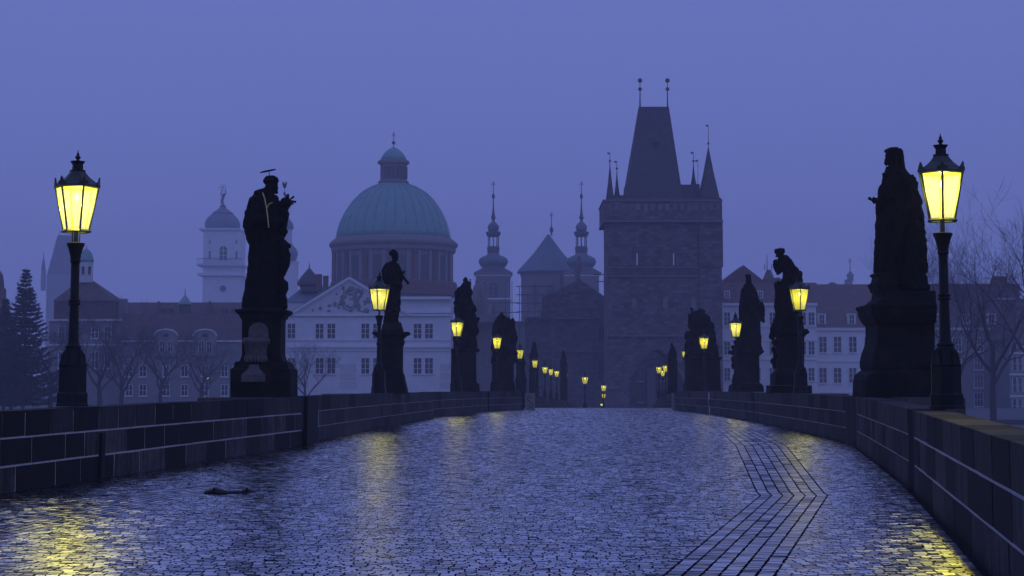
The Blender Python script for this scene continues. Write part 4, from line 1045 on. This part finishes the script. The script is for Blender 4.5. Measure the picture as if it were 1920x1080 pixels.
gable(r, 'side_roof', 'slate', [(900,640),(935,640),(926,570),(912,562)], D - 12, 10)
gable(r, 'pale_slope', 'plaster_grey', [(900,612),(916,612),(926,565),(912,565)], D - 12.4, .35)  # thin pale plaster slope in front of the slate roof
# --- dark church front with gable and statue
D = 405
r = bld('church_front', 1070, D, 'dark church front with shallow gable and parapet, left of the gate tower', 'church')
part(r, 'wall', 'sandstone_dark', 985, 1140, 596, GRD, D, 12); gable(r, 'gable', 'sandstone_dark', [(1014,597),(1140,597),(1134,556),(1086,523),(1040,548),(1018,556)], D - .1, 8)
part(r, 'cornice', 'tower_trim', 983, 1141, 594, 598, D - .6, .58); part(r, 'cornice', 'tower_trim', 983, 1141, 656, 660, D - .5, .48)
b = MB(); k = D/FOC; q = [(1082,524),(1083,505),(1085,495),(1086,486)]; b.path([P(x,y,D+2) for x,y in q], [5*k,6*k,5*k,2.5*k], 8); b.ell(P(1086,483,D+2), (3*k,3*k,3.6*k), 8, 6); b.build('gable_figure', 'tower_trim', r)
for x in (1000, 1030, 1062, 1094, 1122): window(r, x, x + 11, 612, 640, D, 2, 2, False, True, 'tower_trim'); window(r, x, x + 11, 675, 712, D, 2, 2, False, True, 'tower_trim')
for x in (893, 908):                                       # parapet figures left of the front
    s_ = thing('roof_figure', (PX(x, 429.3, 585), 429.3, PZ(590, 429.3)), 'hazy stone figure standing on the church parapet' + (' nearer the dome' if x < 900 else ' nearer the spire'), 'statue', 'figures on the church parapet')
    b = MB(); k = 429.3/FOC; b.path([P(x,590,429.3), P(x-1,560,429.3), P(x,540,429.3), P(x+1,532,429.3)], [6*k,7*k,6*k,3*k], 8); b.ell(P(x+1,528,429.3), (3.2*k,3.2*k,4*k), 8, 6); b.build('figure', 'stone_grey', s_)
r = bld('side_chapel', 895, 432, 'dim side chapel with parapet below the left spire', 'church')
part(r, 'wall', 'stone_grey', 862, 1000, 604, GRD, 434.7, 10); part(r, 'parapet', 'stone_grey', 880, 925, 590, 604, 426.6, 8.2); part(r, 'cornice', 'tower_trim', 860, 1002, 602, 605.5, 433.9, .55)

# --- scaffolding round the church
r = thing('scaffolding', (PX(1010, 400.0, 640), 400.0, -2.75), 'thin scaffolding of poles and planks round the twin-towered church', 'scaffolding')
for x in (948, 960, 974, 990, 1003, 1017, 1030, 1127, 1133):
    b = MB(); b.tube(P(x, 800, 400.0), P(x, random.uniform(515, 560), 400.0), .07, .07, 5); b.build('pole', 'steel', r)
for (x0, x1, y) in ((915,975,567),(925,975,585),(968,1035,536),(968,1040,552),(968,1030,568),(968,1022,584),(1112,1138,514),(1116,1138,527)):
    b = MB(); bx(b, x0, x1, y, y + 1.1, 399.3, 1.2); b.build('plank', 'steel', r)

# --- gate tower
D = 364
r = bld('gate_tower', 1243, D, 'massive dark gothic gate tower with steep wedge roof and corner spires', 'tower')
X0, X1 = 1140, 1353; dep = 17.0
ax, ay_top, aw, a_sp = 1232, 655, 52, 716                # gate arch: centre, apex row, half width, springing row
def arch_half(sgn, n=9):
    pts = []; R_ = 1.35*aw
    for i in range(n + 1):
        t = i/n; x = aw*(1 - t); 
        y = a_sp + (ay_top - a_sp)*math.sin(min(1, t)*math.pi/2)**.9
        pts.append((ax + sgn*x, y))
    return pts
L_ = [(X0, GRD), (ax - aw, GRD)] + arch_half(-1) + [(ax, 500), (X0, 500)]
R__ = [(ax + aw, GRD), (X1, GRD), (X1, 500), (ax, 500)] + list(reversed(arch_half(1)))
gable(r, 'wall', 'sandstone_dark', L_, D, dep); gable(r, 'wall', 'sandstone_dark', R__, D, dep)
part(r, 'upper_wall', 'sandstone_dark', X0, X1, 372, 500, D, dep)
part(r, 'gallery', 'sandstone_dark', 1132, 1354, 377, 413, D - .75, dep + 1.5)
part(r, 'gallery_moulding', 'tower_trim', 1130.5, 1355, 374, 377.2, D - .95, dep + 1.9); part(r, 'gallery_moulding', 'tower_trim', 1131, 1356, 412.6, 416.5, D - .95, dep + 1.9)
for i in range(16):                                        # battlement openings of the gallery
    x = 1139 + i*13.6; o = part(r, 'gallery_panel', 'tower_trim' if i not in (4, 5, 7, 8) else 'stone_grey', x, x + 7.5, 382, 394, D - .82, .06)
b = MB()
q0 = [P(1173,374,D+1.2), P(1281,374,D+1.2), P(1281,374,D+1.2) + Vector((0,dep-2.4,0)), P(1173,374,D+1.2) + Vector((0,dep-2.4,0))]
q1 = [P(1198,200,D+6), P(1254,200,D+6), P(1254,200,D+6) + Vector((0,2,0)), P(1198,200,D+6) + Vector((0,2,0))]
b.loft([q0, q1]); rf = b.build('wedge_roof', 'slate', r)
b = MB(); bx(b, 1225, 1234, 258, 267, D + 3.2, 1.5); b.build('roof_dormer', 'slate', rf)
part(r, 'roof_base', 'slate', 1174, 1312, 346, 374.2, D + 2.0, 8)
part(r, 'roof_base', 'slate', 1150, 1176, 366, 374.3, D + 2.0, 8)
for x, yb in ((1200, 200), (1251.5, 200)):
    b = MB(); k = D/FOC; b.tube(P(x,yb+2,D+7), P(x,155,D+7), 1.7*k, .6*k, 6); b.ell(P(x,167,D+7), (3.8*k,)*3, 10, 7); b.ell(P(x,151,D+7), (4.6*k,1.0*k,4.6*k), 10, 7); b.build('roof_finial', 'copper_deep', r)
def tspire(cx0, hw, yt, yb, yflag, D):
    turn(r, 'corner_spire', 'slate', cx0, D, [(.4,yt),(hw*.5,(yt+yb)/2 + 3),(hw,yb)], 8, False); k = D/FOC
    b = MB(); b.tube(P(cx0,yt+5,D), P(cx0,yflag,D), .8*k, .4*k, 5); b.ell(P(cx0,yt-6,D), (2.3*k,)*3, 8, 6)
    q = P(cx0, yflag, D); b.box(q.x - 5*k, q.x, D-.04, D+.04, q.z - 3.2*k, q.z); b.build('weather_vane', 'copper_deep', r)
tspire(1143.5, 8.5, 308, 378, 286, D + .8); tspire(1156.5, 5.5, 322, 368, 302, D + 11); tspire(1328, 21, 275, 373, 234, D + 1.5); tspire(1300, 5.5, 308, 347, 285, D + 11); tspire(1308.5, 3.5, 432, 345, 300, D + 12)
part(r, 'turret', 'sandstone_dark', 1306, 1352, 371, 376, D - .7, 3.4)
part(r, 'corner_shaft', 'sandstone_dark', 1311, 1355.5, 417, 500, D - .5, 4); part(r, 'corner_shaft', 'sandstone_dark', 1313, 1355, 500.2, GRD, D - .35, 4)
b = MB(); b.tube(P(1135.5,416,D), P(1135.5,456,D), .12, .12, 5); b.build('corner_colonnette', 'tower_trim', r)
turn(r, 'corbel', 'tower_trim', 1137, D + .3, [(4,453),(4,457),(1.5,464)], 6, False)
for x in (1174, 1190.5, 1243.5, 1259): 
    lit = x in (1190.5, 1259)
    window(r, x, x + 9, 468, 497, D, 1 if not lit else 2, 1, False, False, 'tower_trim', 'tower_window')
    if lit: part(r, 'sky_slit', 'trim', x + 2.8, x + 5.2, 475, 497, D - .16, .05)  # pale strip painted in place of the sky seen through the slit
part(r, 'string_course', 'tower_trim', 1139, 1312, 500.2, 503, D - .35, .34); part(r, 'string_course', 'tower_trim', 1139, 1312, 516, 519, D - .35, .34); part(r, 'string_course', 'tower_trim', 1139, 1354, 628, 631, D - .4, .39)
for i in range(22):                                        # lozenge frieze
    x = 1145 + i*7.5; b = MB(); pts = [P(x, 509, D-.2), P(x+3.4, 504.2, D-.2), P(x+6.8, 509, D-.2), P(x+3.4, 514.6, D-.2), P(x, 509, D-.2)]; b.path(pts, [.07]*5, 4); b.build('lozenge', 'tower_trim', r)
b = MB(); pts = [P(x, y, D - .15) for x, y in arch_half(-1)] + [P(x, y, D - .15) for x, y in reversed(arch_half(1))][1:]; b.path(pts, [.25]*len(pts), 6); b.build('arch_moulding', 'sandstone_dark', r)
for x in (1185, 1243, 1296): part(r, 'shield_niche', 'stone_grey', x, x + 9, 560, 578, D - .16, .10)
# house seen through the gate
r = bld('street_house', 1228, 395, 'dark house front glimpsed through the tower gate arch')
part(r, 'wall', 'sandstone_dark', 1150, 1330, 560, GRD, 400, 8); part(r, 'gate_light_strip', 'plaster_grey', 1214, 1229, 690, GRD, 399.5, .45); part(r, 'gate_light_strip', 'plaster_grey', 1256, 1262, 690, GRD, 399.5, .45)  # pale strips paint the light seen through the gate passage
for x in (1196, 1236): window(r, x, x + 10, 690, 714, 400, 2, 2, True, False, 'tower_trim'); window(r, x, x + 10, 730, 754, 400, 2, 2, True, False, 'tower_trim')

# --- houses right of the tower
D = 385
r = bld('gabled_house', 1440, D, 'pale house with red tiled roof, one gable and a pointed roof turret, beside the tower')
part(r, 'wall', 'plaster_white', 1352, 1532, 571, GRD, D, 13); part(r, 'cornice', 'trim', 1351, 1533, 568, 573, D - .5, 13.8)
gable(r, 'roof', 'roof_tile', [(1353,568),(1531,568),(1531,560),(1460,520),(1430,525),(1394,497),(1353,528)], D + 2.5, 9)
b = MB(); b.add([P(1353,568,D-.3), P(1531,568,D-.3), P(1531,530,D+2.45), P(1353,530,D+2.45)], [(0,1,2,3)]); b.build('roof_slope', 'roof_tile', r)
turn(r, 'roof_turret', 'roof_tile', 1441, D + 4, [(5,506),(12,520),(26,540)], 4, False, R(45))
for x in (1434, 1447): finial(r, x, 494, 506, D + 4, 1, False)
finial(r, 1438.5, 477, 506, D + 4.3, 0, False)
for x in (1358, 1420, 1478): part(r, 'dormer', 'plaster_pale', x, x + 11, 545, 560, D - .1, 3); window(r, x + 2, x + 9, 547, 559, D - .12, 2, 2, False)
for x in (1358, 1386, 1415, 1443, 1472, 1500, 1516):
    for y in (586, 641, 690): window(r, x, x + 11, y, y + 24, D, 2, 3)
part(r, 'string_course', 'trim', 1352.5, 1531.5, 637, 639, D - .2, .19); part(r, 'string_course', 'trim', 1352.5, 1531.5, 612, 614, D - .2, .19); part(r, 'string_course', 'trim', 1352.5, 1531.5, 672, 675, D - .25, .24)
D = 394
r = bld('long_red_roof_house', 1580, D, 'white two-storey house with long red tiled roof and small dormers')
part(r, 'wall', 'plaster_white', 1528, 1660, 618, GRD, D, 13); part(r, 'cornice', 'trim', 1527, 1661, 614, 619.5, D - .5, 13.8)
hip(r, 'roof', 'roof_tile', 1518, 1668, 614, 533, D - .6, 15, 1514, 1680)
for x in (1533, 1589, 1640): part(r, 'dormer', 'plaster_pale', x, x + 16, 588, 608, D - .1, 4); window(r, x + 3.5, x + 12.5, 590, 607, D - .12, 2, 2, False)
for x in (1536, 1563.5, 1592, 1621): 
    window(r, x, x + 14, 631.5, 661, D, 2, 3)
    window(r, x, x + 14, 690, 718, D, 2, 3)
part(r, 'string_course', 'trim', 1528.5, 1659.5, 676, 678.5, D - .2, .19); part(r, 'plinth_course', 'trim', 1528.5, 1659.5, 734, 737, D - .25, .24)
D = 945
r = bld('distant_belfry', 1594, D, 'tiny hazy onion belfry rising above the long red roof', 'tower')
part(r, 'wall', 'plaster_grey', 1587, 1601, 524, GRD, D, 2); turn(r, 'onion', 'copper_dark', 1594, D + .6, [(1,508),(3,511),(7,515),(7,519),(5,522),(8,526)], 10); finial(r, 1594, 484, 511, D + .6, 1.5)
D = 675
r = bld('far_round_roof', 1561, D, 'low rounded roof just above the long red roof')
turn(r, 'roof', 'copper_deep', 1561, D, [(2,529),(7,531),(10,536),(10,GRD)], 12)
D = 405
r = bld('right_tenement', 1800, D, 'dim grey tenement with brown tiled roof behind the bare trees')
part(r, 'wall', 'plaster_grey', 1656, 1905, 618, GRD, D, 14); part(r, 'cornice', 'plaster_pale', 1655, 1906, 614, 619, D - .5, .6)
hip(r, 'roof', 'roof_brown', 1650, 1912, 614, 532, D - .6, 15, 1650, 1912)
for x in (1700, 1750, 1803, 1850): part(r, 'dormer', 'plaster_pale', x, x + 18, 588, 608, D - .1, 4); window(r, x + 4, x + 14, 590, 607, D - .12, 2, 2, False)
part(r, 'chimney', 'brick_far', 1866, 1889, 518, 545, D + 6, 3); part(r, 'party_wall', 'plaster_pale', 1860, 1908, 559, 561.5, D + 3.5, .5)
for x in (1670, 1705, 1738, 1786, 1827, 1866):
    for y in (634, 668, 702, 737): window(r, x, x + 16, y, y + 25, D, 3, 2, True, False, 'plaster_pale')
D = 389
r = bld('edge_tenement', 1905, D, 'tall grey tenement with close rows of windows at the picture edge')
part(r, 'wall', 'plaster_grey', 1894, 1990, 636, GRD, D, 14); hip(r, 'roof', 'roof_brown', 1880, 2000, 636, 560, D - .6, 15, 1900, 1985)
for y in (634, 660, 700, 741): part(r, 'cornice', 'plaster_pale', 1893.5, 1990, y, y + 4, D - .35, .34)
for x in (1899, 1909, 1919, 1935, 1950, 1970):
    for y in (641, 668, 708, 748): window(r, x, x + 7, y, y + (15 if y == 641 else 27), D, 1, 2, False)

# --- lamps seen between the trees on the embankment
for (px, py, d, lab) in ((389, 709, 330, 'greenish park lamp glowing between bare trees under the friar side'), (303, 727, 340, 'faint white lamp low between the bare trees'),):
    r = thing('park_lamp', (PX(px, d, py), d, -3.2 if d < 245 else -2.75), lab, 'park lamp', 'small lamps on the embankment')
    z = PZ(py, d); x = PX(px, d, py)
    b = MB(); b.lathe([(.08, ORI[r].z), (.06, z - .2), (.10, z - .16)], 8, (x, d, 0)); b.build('post', 'iron', r)
    b = MB(); b.ell((x, d, z), (.2 if px == 389 else .13,)*3, 10, 8); b.build('globe', 'far_lamp', r)

# ------------------------------------------------------------------ trees
def bare_tree(px, d, ytop, ybase, label, seed, spread=.55, lean=0.0, fork=.35, depth=6, zg=None, trunk_r=None):
    rr = random.Random(seed); x = PX(px, d, ybase); zg = (-3.2 if d < 246 else -2.75) if zg is None else zg
    H = PZ(ytop, d) - zg; root = thing('bare_tree', (x, d, zg), label, 'tree', 'leafless trees on the embankment')
    tr, cr = MB(), MB(); r0 = trunk_r or H*.021
    # trunk with a gentle wander
    pts = [Vector((x, d, zg))]; n = 6; up = Vector((lean, 0, 1)).normalized()
    for i in range(n): pts.append(pts[-1] + (up + Vector((rr.gauss(0,.06), rr.gauss(0,.06), 0)))*H*(fork + .12)/n)
    tr.path(pts, [r0*(1.25 - .55*i/n) for i in range(n + 1)], 8)
    def grow(p, dirv, L, r, lev):
        m = 4; q = p; dv = dirv.copy(); marks = []
        for i in range(m):
            dv = (dv + Vector((rr.gauss(0,.13), rr.gauss(0,.13), rr.gauss(.05,.08)))).normalized(); e = q + dv*L/m
            (tr if lev == 0 else cr).tube(q, e, max(r*(1 - .5*i/m), .012), max(r*(1 - .5*(i+1)/m), .010), 5 if lev < 2 else 3); q = e; marks.append((q, dv.copy(), r*(1 - .5*(i+1)/m)))
        if lev >= depth - 1: return
        for (q, dv, rq) in marks[1:]:
            for _ in range(rr.choice((0, 1, 1, 1, 2)) if lev < 3 else rr.choice((0, 1, 2))):
                side = Vector((rr.gauss(0,1), rr.gauss(0,1), rr.gauss(.25,.5))).normalized()
                grow(q, (dv + side*spread*1.6).normalized(), L*rr.uniform(.5,.8), rq*.68, lev + 1)
        grow(q, (dv + Vector((rr.gauss(0,.2), rr.gauss(0,.2), .1))).normalized(), L*.72, marks[-1][2]*.85, lev + 1)
    nb = 5
    for i in range(nb):
        t = .55 + .45*(i + 1)/nb; q = pts[min(n, int(t*n))]; a = 2.4*i + rr.random(); v = Vector((math.cos(a)*spread*1.3, math.sin(a)*spread*1.3, 1)).normalized()
        grow(q, v, H*rr.uniform(.24, .36), r0*.66, 1)
    tr.build('trunk', 'bark', root); cr.build('crown', 'bark', root); return root
T_ = [(185, 318, 570, 'gnarled leafless tree just right of the first lamp post', 1), (225, 326, 585, 'low spreading bare tree before the tiled building, near the pavilion', 2),
      (300, 330, 600, 'bare tree rising in front of the first arched dormer', 3), (375, 325, 618, 'thin bare tree beside the greenish park lamp', 4), (95, 310, 575, 'slim bare tree between the fir and the first lamp post', 5),
      (20, 318, 600, 'bare tree at the edge beneath the fir', 6), (570, 350, 645, 'small bare tree against the white front beside the friar pedestal', 8)]
for px, d, yt, lab, sd in T_: bare_tree(px, d, yt, 790, lab, sd, .72, fork=.22, depth=6)
bare_tree(1862, 225, 470, 800, 'big leafless tree standing clear against the sky right of the tall lamp', 21, .62, .02, .34, 6, -3.4, .36)
bare_tree(1785, 238, 490, 800, 'leafless tree mostly hidden behind the tall right lamp post', 22, .6, .0, .3, 6, -3.4, .27)
bare_tree(1935, 215, 400, 800, 'tall leafless tree whose twigs enter at the picture edge', 23, .6, .0, .35, 6, -3.4, .30)
bare_tree(1745, 240, 455, 800, 'leafless tree seen between the veiled statue and its lamp', 24, .5, .0, .3, 6, -3.4, .27)

def fir(px, d, ytop, label, seed, zg=-2.75):
    rr = random.Random(seed); x = PX(px, d, 700); H = PZ(ytop, d) - zg; root = thing('fir_tree', (x, d, zg), label, 'tree')
    b = MB(); b.path([Vector((x,d,zg)), Vector((x+.1,d,zg+H*.5)), Vector((x,d,zg+H))], [.30,.18,.03], 8); b.build('trunk', 'bark', root)
    nv, nf = [], []
    def leafquad(c, ax, w_, l_):
        up = Vector((rr.gauss(0,.4), rr.gauss(0,.4), 1)).normalized(); s_ = ax.cross(up).normalized()*w_; o = len(nv)
        nv.extend([c - s_, c + s_, c + ax*l_ + s_*.2, c + ax*l_ - s_*.2]); nf.append((o,o+1,o+2,o+3))
    z = .08
    while z < .99:
        L = (1 - z)**.95*H*.27 + .12; nb = 10 if z < .85 else 6; a0 = rr.random()*6
        for k in range(nb):
            a = a0 + 2*math.pi*k/nb + rr.gauss(0,.25); L1 = L*rr.uniform(.55,1.25); p = Vector((x, d, zg + z*H)); n = max(3, int(L1/.24))
            for i in range(n):
                t = (i + 1)/n; q = p + Vector((math.cos(a)*L1*t, math.sin(a)*L1*t, -.30*L1*t + .42*L1*t*t))
                for _ in range(10):
                    dv = Vector((math.cos(a + rr.gauss(0,.7)), math.sin(a + rr.gauss(0,.7)), rr.gauss(-.05,.25))).normalized(); leafquad(q + Vector((rr.gauss(0,.10), rr.gauss(0,.10), rr.gauss(0,.09))), dv, .15, rr.uniform(.3,.6)*(1.15 - t*.4))
        z += rr.uniform(.020, .032)
    b = MB(); b.v = [tuple(v) for v in nv]; b.f = nf; b.build('crown', 'needles', root); return root
fir(44, 300, 502, 'dark pointed fir tree at the picture edge beside the first lamp', 31)
fir(8, 320, 560, 'second lower fir tree behind, cut by the picture edge', 32)

# ------------------------------------------------------------------ evening mist over the river
b = MB(); b.box(-900, 900, -60, 1650, -12.5, 140); hz = b.build('haze', None); hz['kind'] = 'stuff'
m = bpy.data.materials.new('haze'); m.use_nodes = True; n = m.node_tree.nodes; n.clear()
o = n.new('ShaderNodeOutputMaterial'); v = n.new('ShaderNodeVolumePrincipled')
v.inputs['Color'].default_value = (.88, .90, 1.0, 1); v.inputs['Density'].default_value = .00062; v.inputs['Anisotropy'].default_value = 0.2
m.node_tree.links.new(v.outputs[0], o.inputs['Volume']); hz.data.materials.append(m)
